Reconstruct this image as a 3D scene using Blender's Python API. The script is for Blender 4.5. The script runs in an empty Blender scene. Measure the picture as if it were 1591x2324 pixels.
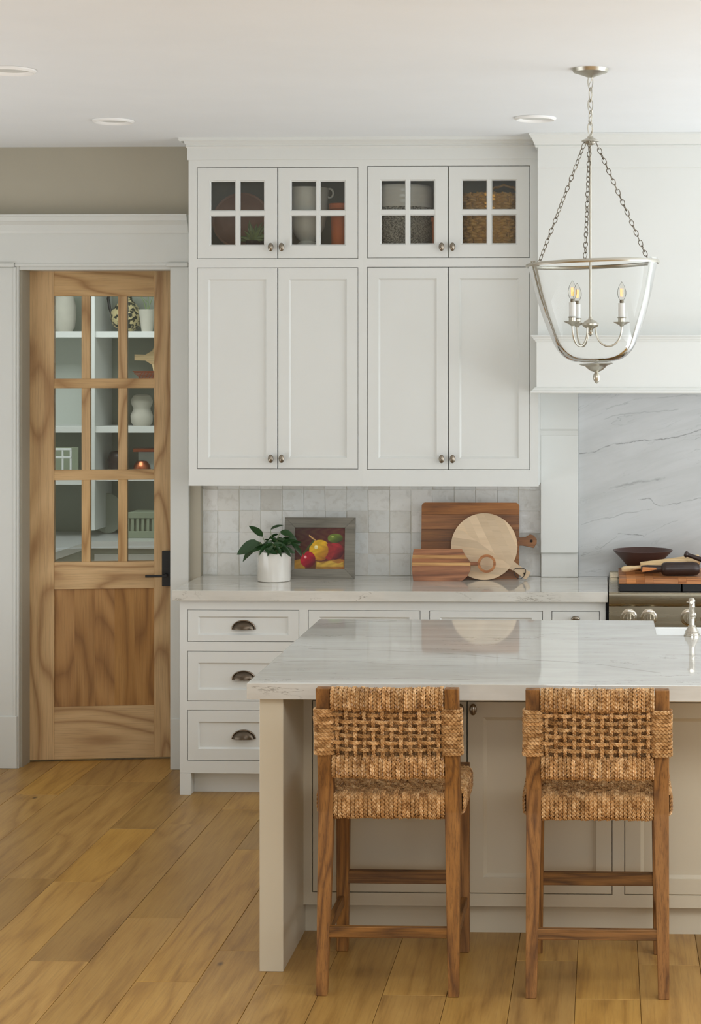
import bpy, bmesh, math, random
from math import sin, cos, pi, radians, sqrt, atan2
from mathutils import Vector, Matrix

S = bpy.context.scene
COL = S.collection
random.seed(7)

# ------------------------------------------------------------------ camera
F, CX, CY, HC, YAW = 4200.0, 1244.0, 832.0, 1.91, radians(1.8)
cam_d = bpy.data.cameras.new('camera'); cam = bpy.data.objects.new('camera', cam_d); COL.objects.link(cam)
cam.location = (0, 0, HC); cam.rotation_euler = (pi/2, 0, YAW)
cam_d.sensor_fit = 'HORIZONTAL'; cam_d.sensor_width = 36; cam_d.lens = 36*F/1591
cam_d.shift_x = (795.5-CX)/1591; cam_d.shift_y = (CY-1162)/1591
cam_d.clip_start = 0.05; cam_d.clip_end = 100
S.camera = cam
# ------------------------------------------------------------------ world, lights, exposure
w = bpy.data.worlds.new('world'); S.world = w; w.use_nodes = True
w.node_tree.nodes['Background'].inputs[0].default_value = (0.86, 0.93, 1.0, 1)
w.node_tree.nodes['Background'].inputs[1].default_value = 1.0
def area(name, loc, rot, sx, sy, power, col=(1, 1, 1)):
    d = bpy.data.lights.new(name, 'AREA'); d.shape = 'RECTANGLE'; d.size = sx; d.size_y = sy
    d.energy = power; d.color = col
    o = bpy.data.objects.new(name, d); COL.objects.link(o); o.location = loc; o.rotation_euler = rot
    return o
area('daylight_window_right', (3.35, 5.3, 1.85), (0, radians(100), 0), 1.7, 4.4, 58, (0.91, 0.96, 1.0))
area('daylight_door_front', (0.45, -1.9, 2.1), (radians(98), 0, 0), 3.9, 1.15, 48, (0.92, 0.97, 1.0))
area('overhead_fill', (1.1, 2.6, 2.94), (0, 0, 0), 2.8, 1.6, 66, (0.91, 0.96, 1.0))  # added overhead fill lamp below the closed ceiling, for steeper light
# added upward lamps out of view, imitating floor bounce to brighten the ceiling
area('ceiling_fill_right', (2.65, 7.1, 0.6), (0, radians(162), 0), 1.1, 2.6, 64, (0.88, 0.94, 1.0))
area('ceiling_fill_left', (-4.2, 5.4, 0.3), (0, radians(-165), 0), 1.2, 4.0, 54, (0.88, 0.94, 1.0))
area('pantry_daylight', (-2.9, 9.75, 2.72), (radians(18), 0, 0), 1.2, 0.6, 14.5, (0.93, 0.98, 1.0))
S.view_settings.view_transform = 'Standard'; S.view_settings.look = 'None'
S.view_settings.exposure = 0.26; S.view_settings.gamma = 1; S.view_settings.use_curve_mapping = False
try:
    S.cycles.use_denoising = True; S.cycles.denoiser = 'OPENIMAGEDENOISE'
    S.cycles.max_bounces = 9; S.cycles.diffuse_bounces = 5; S.cycles.glossy_bounces = 4
    S.cycles.transparent_max_bounces = 12; S.cycles.transmission_bounces = 6
    S.cycles.caustics_reflective = False; S.cycles.caustics_refractive = False
    S.cycles.sample_clamp_indirect = 6
except Exception: pass

# ------------------------------------------------------------------ back-projection of measured points
_c, _s = cos(YAW), sin(YAW)
def PX(px, Y):
    u = (px-CX)/F; return Y*(u*_c-_s)/(_c+u*_s)
def PZ(py, px, Y):
    return HC+(CY-py)/F*(Y*_c-PX(px, Y)*_s)
def PF(px, py, z):
    d = F*(HC-z)/(py-CY); u = (px-CX)/F
    return d*(-_s+u*_c), d*(_c+u*_s)

# ------------------------------------------------------------------ materials
def lin(c):
    r = []
    for v in c[:3]:
        v /= 255.0; r.append(v/12.92 if v <= .04045 else ((v+.055)/1.055)**2.4)
    return (r[0], r[1], r[2], 1)
class N:
    def __init__(s, name):
        s.m = bpy.data.materials.new(name); s.m.use_nodes = True; s.t = s.m.node_tree
        s.b = s.t.nodes['Principled BSDF']; s.o = s.t.nodes['Material Output']
    def n(s, typ, **kw):
        x = s.t.nodes.new(typ)
        for k, v in kw.items():
            if k[0] == 'i' and k[1:].isdigit(): x.inputs[int(k[1:])].default_value = v
            elif k[:2] == 'p_': setattr(x, k[2:], v)
            else: x.inputs[k].default_value = v
        return x
    def l(s, a, b): s.t.links.new(a, b)
    def math(s, op, a, b=None, c=None):
        x = s.t.nodes.new('ShaderNodeMath'); x.operation = op
        for i, v in enumerate((a, b, c)):
            if v is None: continue
            if isinstance(v, (int, float)): x.inputs[i].default_value = v
            else: s.l(v, x.inputs[i])
        return x.outputs[0]
    def ramp(s, f, stops):
        x = s.t.nodes.new('ShaderNodeValToRGB'); e = x.color_ramp.elements
        while len(e) < len(stops): e.new(.5)
        for i, (p, c) in enumerate(stops): e[i].position = p; e[i].color = c
        s.l(f, x.inputs[0]); return x.outputs[0]
    def mix(s, f, a, b, mode='MIX'):
        x = s.t.nodes.new('ShaderNodeMix'); x.data_type = 'RGBA'; x.blend_type = mode
        for i, v in ((0, f), (6, a), (7, b)):
            if isinstance(v, (int, float)): x.inputs[i].default_value = v
            elif isinstance(v, tuple): x.inputs[i].default_value = v
            else: s.l(v, x.inputs[i])
        return x.outputs[2]
    def coords(s, rnd=False, scale=(1, 1, 1)):
        tc = s.n('ShaderNodeTexCoord'); v = tc.outputs['Object']
        if rnd:
            oi = s.n('ShaderNodeObjectInfo'); a = s.n('ShaderNodeVectorMath', p_operation='MULTIPLY_ADD')
            s.l(oi.outputs['Random'], a.inputs[0]); a.inputs[1].default_value = (37, 53, 91); s.l(v, a.inputs[2]); v = a.outputs[0]
        m = s.n('ShaderNodeMapping'); s.l(v, m.inputs[0]); m.inputs['Scale'].default_value = scale
        return m.outputs[0]
    def noise(s, vec, scale, detail=4, rough=.55, dist=0):
        x = s.n('ShaderNodeTexNoise', Scale=scale, Detail=detail, Roughness=rough, Distortion=dist)
        s.l(vec, x.inputs['Vector']); return x.outputs[0]
    def bump(s, h, strength, dist=.002):
        x = s.n('ShaderNodeBump', Strength=strength, Distance=dist); s.l(h, x.inputs['Height'])
        s.l(x.outputs[0], s.b.inputs['Normal'])

def paint(name, c, rough=.45, bump=.05, var=.03, spec=.5):
    k = N(name); v = k.coords(); n = k.noise(v, 3, 3)
    a = lin(c); b = tuple(x*(1-var*2) for x in a[:3])+(1,)
    k.l(k.mix(n, a, b), k.b.inputs['Base Color']); k.b.inputs['Roughness'].default_value = rough
    k.b.inputs['Specular IOR Level'].default_value = spec
    if bump: k.bump(k.noise(v, 160, 3), bump, .001)
    return k.m
def wood(name, c1, c2, c3, axis='Z', fine=70, ring=9, rough=.5, rnd=True, bump=.15, knots=False, tone=.25, ringmix=.45, pore=1.0, loop=.09):
    k = N(name)
    sc = {'X': (.09, 1, 1), 'Y': (1, .09, 1), 'Z': (1, 1, .09)}[axis]
    v = k.coords(rnd, sc)
    big = k.noise(k.coords(rnd, tuple(loop if x < 1 else x for x in sc)), ring, 2, .45, .25)
    rings = k.math('FRACT', k.math('MULTIPLY', big, 9.0))
    rings = k.math('ABSOLUTE', k.math('SUBTRACT', rings, .5))            # 0..0.5 triangle
    rings = k.math('MULTIPLY', rings, 2.0)
    rings = k.math('POWER', rings, 1.6)
    fin = k.noise(v, fine, 6, .65)
    sc2 = tuple(x*.25 if x < 1 else x for x in sc)
    vv = k.coords(rnd, sc2); pores = k.noise(vv, fine*3.2, 3, .7)
    f = k.math('ADD', k.math('MULTIPLY', rings, ringmix), k.math('MULTIPLY', fin, 1-ringmix))
    col = k.ramp(f, [(.18, lin(c1)), (.5, lin(c2)), (.8, lin(c3))])
    col = k.mix(k.ramp(pores, [(.36, (.45*pore,)*3+(1,)), (.5, (0, 0, 0, 1))]), col, tuple(x*.55 for x in lin(c3)[:3])+(1,))
    if knots:
        kv = k.coords(rnd, {'X': (1, 2.2, 2.2), 'Y': (2.2, 1, 2.2), 'Z': (2.2, 2.2, 1)}[axis])
        vo = k.n('ShaderNodeTexVoronoi', Scale=1.7, Randomness=1.0); k.l(kv, vo.inputs['Vector'])
        kk = k.ramp(vo.outputs['Distance'], [(.018, (1, 1, 1, 1)), (.05, (0, 0, 0, 1))])
        col = k.mix(k.math('MULTIPLY', kk, .8), col, lin((58, 38, 22)))
    if rnd:
        oi = k.n('ShaderNodeObjectInfo'); r = k.math('MULTIPLY_ADD', oi.outputs['Random'], tone, 1-tone/2)
        hs = k.n('ShaderNodeHueSaturation'); k.l(col, hs.inputs['Color']); k.l(r, hs.inputs['Value'])
        r2 = k.math('MULTIPLY_ADD', k.math('FRACT', k.math('MULTIPLY', oi.outputs['Random'], 17.3)), .07, .955); k.l(r2, hs.inputs['Saturation'])
        col = hs.outputs[0]
    k.l(col, k.b.inputs['Base Color']); k.b.inputs['Roughness'].default_value = rough
    k.bump(k.math('ADD', fin, pores), bump, .001)
    return k.m
def metal(name, c, rough=.3, aniso=0, brushed=None):
    k = N(name); k.b.inputs['Base Color'].default_value = lin(c); k.b.inputs['Metallic'].default_value = 1
    v = k.coords(False, brushed or (1, 1, 1)); n = k.noise(v, 60 if brushed else 12, 4)
    k.l(k.math('MULTIPLY_ADD', n, .16, rough-.08), k.b.inputs['Roughness'])
    return k.m
def plain(name, c, rough=.5, metallic=0, spec=.5, var=.1, scale=20, bump=.1):
    k = N(name); v = k.coords(); n = k.noise(v, scale, 5)
    a = lin(c); b = tuple(x*(1-var*2) for x in a[:3])+(1,)
    k.l(k.mix(n, a, b), k.b.inputs['Base Color']); k.b.inputs['Roughness'].default_value = rough
    k.b.inputs['Metallic'].default_value = metallic; k.b.inputs['Specular IOR Level'].default_value = spec
    if bump: k.bump(n, bump, .002)
    return k.m
def thin_glass(name, tint=(.97, .985, .975), ior=1.5, wob=0.0, rough=.01):
    k = N(name); k.t.nodes.remove(k.b)
    tr = k.n('ShaderNodeBsdfTransparent'); tr.inputs[0].default_value = tint+(1,)
    gl = k.n('ShaderNodeBsdfGlossy'); gl.inputs['Roughness'].default_value = rough
    fr = k.n('ShaderNodeFresnel'); fr.inputs[0].default_value = ior
    mx = k.n('ShaderNodeMixShader'); k.l(fr.outputs[0], mx.inputs[0]); k.l(tr.outputs[0], mx.inputs[1]); k.l(gl.outputs[0], mx.inputs[2])
    if wob:
        v = k.coords(); bp = k.n('ShaderNodeBump', Strength=wob, Distance=.01); k.l(k.noise(v, 9, 2), bp.inputs['Height'])
        k.l(bp.outputs[0], gl.inputs['Normal']); k.l(bp.outputs[0], fr.inputs['Normal'])
    k.l(mx.outputs[0], k.o.inputs[0]); return k.m

def quartz(name, base=(220, 219, 214), dark=(198, 197, 190), vein=(120, 118, 108), plane='XY', curves=(), tilt=0.0, rough=.06, dens=1.0):
    """polished quartzite: soft streaks running along X, hair veins, and a few long veins along measured lines"""
    k = N(name); tc = k.n('ShaderNodeTexCoord'); sx = k.n('ShaderNodeSeparateXYZ'); k.l(tc.outputs['Object'], sx.inputs[0])
    x = sx.outputs['X']; y = sx.outputs['Y'] if plane == 'XY' else sx.outputs['Z']
    y = k.math('SUBTRACT', y, k.math('MULTIPLY', x, tilt))
    cb = k.n('ShaderNodeCombineXYZ'); k.l(x, cb.inputs[0]); k.l(y, cb.inputs[1])
    third = sx.outputs['Z'] if plane == 'XY' else sx.outputs['Y']; k.l(third, cb.inputs[2])
    def mp(scale):
        m = k.n('ShaderNodeMapping'); k.l(cb.outputs[0], m.inputs[0]); m.inputs['Scale'].default_value = scale; return m.outputs[0]
    cloud = k.noise(mp((.8, 3, 3)), 2.2, 5, .6, .6)
    col = k.ramp(cloud, [(.3, lin(dark)), (.62, lin(base))])
    streak = k.noise(mp((1.3, 14, 14)), 2.6, 6, .6, .35)
    col = k.mix(k.math('MULTIPLY', k.ramp(streak, [(.52, (0, 0, 0, 1)), (.66, (1, 1, 1, 1))]), .42), col, lin(dark))
    # hair veins: contour lines of a stretched noise, kept only in patches
    nv = k.noise(mp((1.1, 4.5, 4.5)), 2.0, 7, .62, .5)
    d = k.math('ABSOLUTE', k.math('SUBTRACT', nv, .5))
    line = k.ramp(d, [(.0, (1, 1, 1, 1)), (.007, (0, 0, 0, 1))])
    msk = k.ramp(k.noise(mp((1, 2, 2)), 2.7, 2), [(.5, (0, 0, 0, 1)), (.62, (1, 1, 1, 1))])
    col = k.mix(k.math('MULTIPLY', k.math('MULTIPLY', line, msk), .75*dens), col, lin(vein))
    jit = k.math('ADD', k.math('MULTIPLY_ADD', k.noise(mp((1, 1, 1)), 9, 3, .6), .034, -.017), k.math('MULTIPLY_ADD', k.noise(mp((1, 1, 1)), 45, 5, .7), .012, -.006))
    for (pts, wd, st) in curves:
        fc = k.n('ShaderNodeFloatCurve'); cu = fc.mapping.curves[0]
        x0, x1 = pts[0][0], pts[-1][0]; ys = [p[1] for p in pts]; y0, y1 = min(ys)-.01, max(ys)+.01
        q = [((px-x0)/(x1-x0), (py-y0)/(y1-y0)) for px, py in pts]
        cu.points[0].location = q[0]; cu.points[1].location = q[-1]
        for a in q[1:-1]: cu.points.new(*a)
        fc.mapping.update()
        t = k.math('DIVIDE', k.math('SUBTRACT', x, x0), x1-x0); k.l(t, fc.inputs['Value'])
        yy = k.math('MULTIPLY_ADD', fc.outputs[0], y1-y0, y0)
        raw = sx.outputs['Y'] if plane == 'XY' else sx.outputs['Z']
        d = k.math('ABSOLUTE', k.math('ADD', k.math('SUBTRACT', raw, yy), jit))
        ln = k.ramp(k.math('DIVIDE', d, wd*4), [(0, (1, 1, 1, 1)), (.25, (.6,)*3+(1,)), (1, (0, 0, 0, 1))])
        inside = k.math('MULTIPLY', k.math('GREATER_THAN', t, 0), k.math('LESS_THAN', t, 1))
        brk = k.ramp(k.noise(mp((1, 1, 1)), 16, 3), [(.38, (.25,)*3+(1,)), (.5, (1, 1, 1, 1))])
        col = k.mix(k.math('MULTIPLY', k.math('MULTIPLY', ln, inside), k.math('MULTIPLY', brk, st)), col, lin(vein))
    k.l(col, k.b.inputs['Base Color']); k.b.inputs['Roughness'].default_value = rough
    k.b.inputs['Specular IOR Level'].default_value = .9
    return k.m

M = {}
M['white'] = paint('white_cabinet_paint', (226, 227, 223), .38)
M['trim'] = paint('white_trim_paint', (214, 215, 210), .45)
M['ceil'] = paint('ceiling_paint', (240, 243, 245), .8, .03)
M['taupe'] = paint('taupe_wall_paint', (176, 169, 152), .85)
M['greige'] = paint('greige_island_paint', (212, 202, 180), .4)
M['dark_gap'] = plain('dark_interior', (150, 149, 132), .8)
M['pantry'] = paint('pantry_paint', (205, 210, 202), .6)
M['sage'] = paint('sage_backing', (150, 155, 140), .7)
M['glass'] = thin_glass('window_glass')
M['lampglass'] = thin_glass('lantern_glass', (.985, .988, .985), 1.14, .1)
M['bulbglass'] = thin_glass('bulb_glass', (.97, .96, .94), 1.1)
M['nickel'] = metal('aged_nickel', (196, 192, 180), .34)
M['chain'] = metal('dark_chain', (120, 112, 98), .35)
M['knob'] = metal('pewter_knob', (150, 140, 126), .28)
M['bronze'] = metal('bronze_pull', (138, 124, 108), .3)
M['polnickel'] = metal('polished_nickel', (205, 198, 186), .14)
M['steel'] = metal('stainless_steel', (178, 168, 148), .26, brushed=(.05, 1, 1))
M['blackiron'] = plain('black_iron', (22, 22, 24), .5)
M['blackmetal'] = plain('matte_black_metal', (14, 14, 15), .4)
M['porcelain'] = plain('white_porcelain', (240, 240, 238), .08, var=.01, bump=0)
M['grout'] = paint('grout', (222, 218, 206), .9)
DW = ((210, 174, 124), (196, 159, 109), (164, 124, 77))
M['door_v'] = wood('alder_vertical', *DW, 'Z', 55, 4, .5, tone=.08, ringmix=.6, loop=.2, pore=.6)
M['door_h'] = wood('alder_horizontal', *DW, 'X', 55, 4, .5, tone=.08, ringmix=.6, loop=.2, pore=.6)
M['door_panel'] = wood('alder_panel', (182, 136, 78), (166, 119, 62), (138, 94, 44), 'Z', 55, 4, .5, tone=.08, ringmix=.55, loop=.2, pore=.6)
M['floorwood'] = wood('oak_floor', (190, 149, 80), (174, 132, 66), (142, 102, 46), 'Y', 48, 3.4, .4, True, .1, True, .42, .26, .45, .15)
M['stoolwood'] = wood('stool_wood', (160, 110, 52), (132, 87, 37), (92, 57, 22), 'Z', 90, 12, .6, bump=.5, tone=.12)
M['stoolwood_x'] = wood('stool_wood_rail', (148, 102, 50), (118, 79, 35), (82, 52, 22), 'X', 90, 12, .6, bump=.5, tone=.15)
M['stoolwood_y'] = wood('stool_wood_side', (148, 102, 50), (118, 79, 35), (82, 52, 22), 'Y', 90, 12, .6, bump=.5, tone=.15)
M['acacia'] = wood('acacia_wood', (172, 114, 58), (140, 88, 42), (100, 60, 28), 'X', 60, 5, .42, tone=.55, ringmix=.3)
M['acacia2'] = wood('acacia_light_strip', (214, 168, 108), (196, 148, 90), (160, 112, 64), 'X', 60, 8, .42, tone=.2)
M['acacia3'] = wood('walnut_strip', (170, 112, 70), (146, 90, 54), (110, 66, 38), 'X', 60, 8, .42, tone=.3)
M['mango'] = wood('mango_wood', (222, 196, 162), (214, 187, 152), (203, 174, 139), 'X', 30, 3, .5, tone=.34, ringmix=.2, pore=.25, bump=.05)
M['butcher'] = wood('butcher_block', (206, 140, 84), (184, 116, 62), (146, 86, 42), 'X', 60, 8, .45, tone=.5)
M['maple'] = wood('maple_pin', (238, 208, 160), (226, 194, 146), (204, 168, 118), 'X', 60, 8, .45, tone=.1)
M['darkwood'] = plain('dark_old_wood', (62, 44, 38), .35, var=.3, scale=30, bump=.4)
M['bowlwood'] = plain('dark_bowl_wood', (84, 60, 54), .4, var=.15, scale=8)
M['framewood'] = wood('grey_frame_wood', (136, 131, 119), (124, 119, 107), (108, 103, 92), 'X', 60, 8, .55, tone=.1)
M['terracotta'] = plain('terracotta', (220, 118, 62), .75, var=.12)
M['stoneware'] = plain('stoneware', (240, 238, 228), .5, var=.08)
M['whiteglaze'] = plain('white_glaze', (232, 228, 220), .2, var=.04, scale=14, bump=.25)
M['brownbowl'] = plain('brown_bowl', (186, 142, 116), .6, var=.2)
M['basket'] = plain('basket_wicker', (232, 180, 104), .55, var=.3, scale=40)
M['aloe'] = plain('aloe_leaf', (140, 162, 104), .5, var=.2)
M['soil'] = plain('potting_soil', (40, 30, 22), .9)
M['copper'] = metal('copper', (196, 110, 74), .3)
M['paleware'] = plain('pale_plaster', (205, 200, 186), .7)
M['whitewire'] = plain('white_slats', (236, 238, 236), .4, bump=0)
M['greencrate'] = plain('sage_crate', (150, 158, 134), .6)
k = N('leaf_green'); v = k.coords(); col = k.ramp(k.noise(v, 60, 3), [(.3, lin((22, 44, 22))), (.7, lin((50, 86, 42)))])
k.l(col, k.b.inputs['Base Color']); k.b.inputs['Roughness'].default_value = .3; M['leaf'] = k.m
k = N('speckled_stoneware'); v = k.coords(); col = k.ramp(k.noise(v, 160, 3, .7), [(.42, lin((78, 75, 68))), (.6, lin((190, 186, 174)))])
k.l(col, k.b.inputs['Base Color']); k.b.inputs['Roughness'].default_value = .7; M['speckle'] = k.m
k = N('mottled_gold'); v = k.coords(); col = k.ramp(k.noise(v, 45, 2, .5), [(.46, lin((48, 52, 40))), (.54, lin((216, 200, 150)))])
k.l(col, k.b.inputs['Base Color']); k.b.inputs['Roughness'].default_value = .3; k.b.inputs['Metallic'].default_value = .3; M['mottle'] = k.m
# zellige tile glaze
k = N('zellige_glaze'); oi = k.n('ShaderNodeObjectInfo'); v = k.coords(True)
col = k.ramp(oi.outputs['Random'], [(0, lin((212, 210, 204))), (.35, lin((233, 232, 227))), (.7, lin((224, 226, 224))), (1, lin((242, 240, 236)))])
col = k.mix(k.math('MULTIPLY', k.ramp(k.noise(v, 2.6, 5, .6, .6), [(.5, (0, 0, 0, 1)), (.75, (1, 1, 1, 1))]), .45), col, lin((186, 181, 170)))
k.l(col, k.b.inputs['Base Color']); k.b.inputs['Roughness'].default_value = .14; k.bump(k.noise(v, 2.2, 2), .3, .006); M['tile'] = k.m
# braided water hyacinth
k = N('water_hyacinth'); v = k.coords(True)
col = k.ramp(k.noise(v, 38, 3, .6), [(.32, lin((138, 96, 54))), (.5, lin((190, 146, 95))), (.7, lin((232, 194, 144)))])
hs = k.n('ShaderNodeHueSaturation'); k.l(col, hs.inputs['Color']); oi = k.n('ShaderNodeObjectInfo')
k.l(k.math('MULTIPLY_ADD', oi.outputs['Random'], .3, .85), hs.inputs['Value']); k.l(hs.outputs[0], k.b.inputs['Base Color'])
k.b.inputs['Roughness'].default_value = .4; k.bump(k.noise(k.coords(True, (1, 1, 1)), 300, 2), .15, .001); M['hyacinth'] = k.m
# flat print painting: colour attribute
k = N('painted_canvas'); at = k.n('ShaderNodeAttribute', p_attribute_name='print'); v = k.coords()
k.l(at.outputs['Color'], k.b.inputs['Base Color']); k.b.inputs['Roughness'].default_value = .45; k.bump(k.noise(v, 220, 3), .4, .001); M['canvas'] = k.m
k = N('bulb_filament'); k.b.inputs['Base Color'].default_value = (1, .6, .25, 1); k.b.inputs['Emission Color'].default_value = (1, .34, .07, 1); k.b.inputs['Emission Strength'].default_value = 1.3; M['filament'] = k.m
M['lens'] = plain('light_lens', (246, 246, 244), .5, var=.01, bump=0)

# ------------------------------------------------------------------ mesh helpers
def B(): return bmesh.new()
def box(bm, x0, x1, y0, y1, z0, z1, bev=0, seg=1):
    r = bmesh.ops.create_cube(bm, size=1)['verts']
    for v in r:
        v.co = Vector(((x0+x1)/2+v.co.x*(x1-x0), (y0+y1)/2+v.co.y*(y1-y0), (z0+z1)/2+v.co.z*(z1-z0)))
    if bev:
        es = list({e for v in r for e in v.link_edges})
        bmesh.ops.bevel(bm, geom=es, offset=bev, segments=seg, affect='EDGES', profile=.5)
    return bm
def prism(bm, pts, axis, a0, a1, bev=0):
    """polygon pts (2D) extruded along an axis; axis Y: pts are (x,z); Z: (x,y); X: (y,z)"""
    def mk(p, a):
        if axis == 'Y': return (p[0], a, p[1])
        if axis == 'Z': return (p[0], p[1], a)
        return (a, p[0], p[1])
    A = [bm.verts.new(mk(p, a0)) for p in pts]; C = [bm.verts.new(mk(p, a1)) for p in pts]
    n = len(pts); f = [bm.faces.new(A), bm.faces.new(C[::-1])]
    for i in range(n): bm.faces.new((A[i], C[i], C[(i+1) % n], A[(i+1) % n]))
    bmesh.ops.recalc_face_normals(bm, faces=bm.faces)
    if bev:
        es = [e for ff in f for e in ff.edges]
        bmesh.ops.bevel(bm, geom=es, offset=bev, segments=2, affect='EDGES', profile=.5)
    return bm
def lathe(bm, prof, c=(0, 0, 0), seg=32, axis='Z', mat=None):
    """prof: list of (r, h) spun round the axis through c"""
    rings = []
    for r, h in prof:
        ring = []
        if r < 1e-5: ring = [bm.verts.new((0, 0, h))]
        else: ring = [bm.verts.new((r*cos(2*pi*i/seg), r*sin(2*pi*i/seg), h)) for i in range(seg)]
        rings.append(ring)
    new = [v for r in rings for v in r]
    for a, b in zip(rings, rings[1:]):
        for i in range(seg):
            j = (i+1) % seg
            if len(a) == 1 and len(b) == 1: continue
            if len(a) == 1: bm.faces.new((a[0], b[j], b[i]))
            elif len(b) == 1: bm.faces.new((a[i], a[j], b[0]))
            else: bm.faces.new((a[i], a[j], b[j], b[i]))
    mtx = Matrix.Translation(c)
    if mat is not None: mtx = mtx @ mat
    elif axis == 'Y': mtx = mtx @ Matrix.Rotation(-pi/2, 4, 'X')
    elif axis == 'X': mtx = mtx @ Matrix.Rotation(pi/2, 4, 'Y')
    for v in new: v.co = mtx @ v.co
    return bm
def tube(bm, pts, r, seg=8, closed=False, cap=True):
    pts = [Vector(p) for p in pts]; n = len(pts)
    rr = r if isinstance(r, (list, tuple)) else [r]*n
    rings = []; up = None
    for i, p in enumerate(pts):
        if closed: t = pts[(i+1) % n]-pts[i-1]
        else: t = pts[min(i+1, n-1)]-pts[max(i-1, 0)]
        t.normalize()
        if up is None:
            up = Vector((0, 0, 1)) if abs(t.z) < .9 else Vector((1, 0, 0))
        a = (up-t*up.dot(t)).normalized(); up = a; b = t.cross(a)
        rings.append([bm.verts.new(p+(a*cos(2*pi*k/seg)+b*sin(2*pi*k/seg))*rr[i]) for k in range(seg)])
    m = n if closed else n-1
    for i in range(m):
        A, C = rings[i], rings[(i+1) % n]
        for k in range(seg):
            j = (k+1) % seg; bm.faces.new((A[k], A[j], C[j], C[k]))
    if cap and not closed:
        bm.faces.new(rings[0][::-1]); bm.faces.new(rings[-1])
    return bm
def beam(bm, secs):
    """secs: list of (x0,x1,y0,y1,z) rectangular sections joined in sequence"""
    R = [[bm.verts.new(p) for p in ((a, c, z), (b, c, z), (b, d, z), (a, d, z))] for a, b, c, d, z in secs]
    for A, C in zip(R, R[1:]):
        for k in range(4): bm.faces.new((A[k], A[(k+1) % 4], C[(k+1) % 4], C[k]))
    bm.faces.new(R[0][::-1]); bm.faces.new(R[-1])
    bmesh.ops.recalc_face_normals(bm, faces=bm.faces)
    return bm
def mesh_of(name, bm, mat, smooth=False, off=(0, 0, 0)):
    if any(off): bmesh.ops.translate(bm, verts=bm.verts, vec=-Vector(off))
    me = bpy.data.meshes.new(name); bm.normal_update(); bm.to_mesh(me); bm.free()
    me.materials.append(mat)
    if smooth:
        me.polygons.foreach_set('use_smooth', [True]*len(me.polygons))
        try: me.set_sharp_from_angle(angle=radians(38))
        except Exception: pass
    return me
def root_of(o):
    while o.parent: o = o.parent
    return o
def obj(name, bm, mat, parent=None, smooth=False, local=False, label=None, kind=None):
    off = (0, 0, 0)
    if parent is not None and not local: off = root_of(parent).location
    me = mesh_of(name, bm, mat, smooth, off)
    o = bpy.data.objects.new(name, me); COL.objects.link(o)
    if parent is not None: o.parent = parent
    if label: o['label'] = label
    if kind: o['kind'] = kind
    return o
def inst(name, me, parent, loc=(0, 0, 0), rot=(0, 0, 0), label=None):
    o = bpy.data.objects.new(name, me); COL.objects.link(o); o.parent = parent; o.location = loc; o.rotation_euler = rot
    if label: o['label'] = label
    return o
def thing(name, label, cat, loc=(0, 0, 0), rotz=0, group=None):
    o = bpy.data.objects.new(name, None); COL.objects.link(o); o.location = loc; o.rotation_euler = (0, 0, rotz)
    o.empty_display_size = .05
    o['label'] = label; o['category'] = cat
    if group: o['group'] = group
    return o
def tag(o, label, cat, group=None):
    o['label'] = label; o['category'] = cat
    if group: o['group'] = group
    return o
def struct(name, bm, mat, label, smooth=False):
    o = obj(name, bm, mat, None, smooth); o['kind'] = 'structure'; o['label'] = label; return o
def sroot(name, label, loc=(0, 0, 0)):
    o = bpy.data.objects.new(name, None); COL.objects.link(o); o.location = loc; o['kind'] = 'structure'; o['label'] = label; return o

def rect_loop(bm, x0, x1, z0, z1, y): return [bm.verts.new(p) for p in ((x0, y, z0), (x1, y, z0), (x1, y, z1), (x0, y, z1))]
def bridge(bm, A, C):
    for k in range(4): bm.faces.new((A[k], A[(k+1) % 4], C[(k+1) % 4], C[k]))
def door_frame(bm, x0, x1, z0, z1, yf, th, st, rl, mould=.008, rec=.009):
    """shaker frame with a small bead round the recess (facing -Y)"""
    o0 = rect_loop(bm, x0, x1, z0, z1, yf+th); o1 = rect_loop(bm, x0, x1, z0, z1, yf+.0015)
    o2 = rect_loop(bm, x0+.0015, x1-.0015, z0+.0015, z1-.0015, yf)
    i0 = rect_loop(bm, x0+st, x1-st, z0+rl, z1-rl, yf)
    i1 = rect_loop(bm, x0+st+.002, x1-st-.002, z0+rl+.002, z1-rl-.002, yf+.003)
    i2 = rect_loop(bm, x0+st+mould, x1-st-mould, z0+rl+mould, z1-rl-mould, yf+rec)
    i3 = rect_loop(bm, x0+st+mould, x1-st-mould, z0+rl+mould, z1-rl-mould, yf+th)
    for a, b in ((o0, o1), (o1, o2), (o2, i0), (i0, i1), (i1, i2), (i2, i3)): bridge(bm, a, b)
    bmesh.ops.recalc_face_normals(bm, faces=bm.faces)
    return bm
def panel_box(bm, x0, x1, z0, z1, y0, y1): return box(bm, x0, x1, y0, y1, z0, z1)

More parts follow.
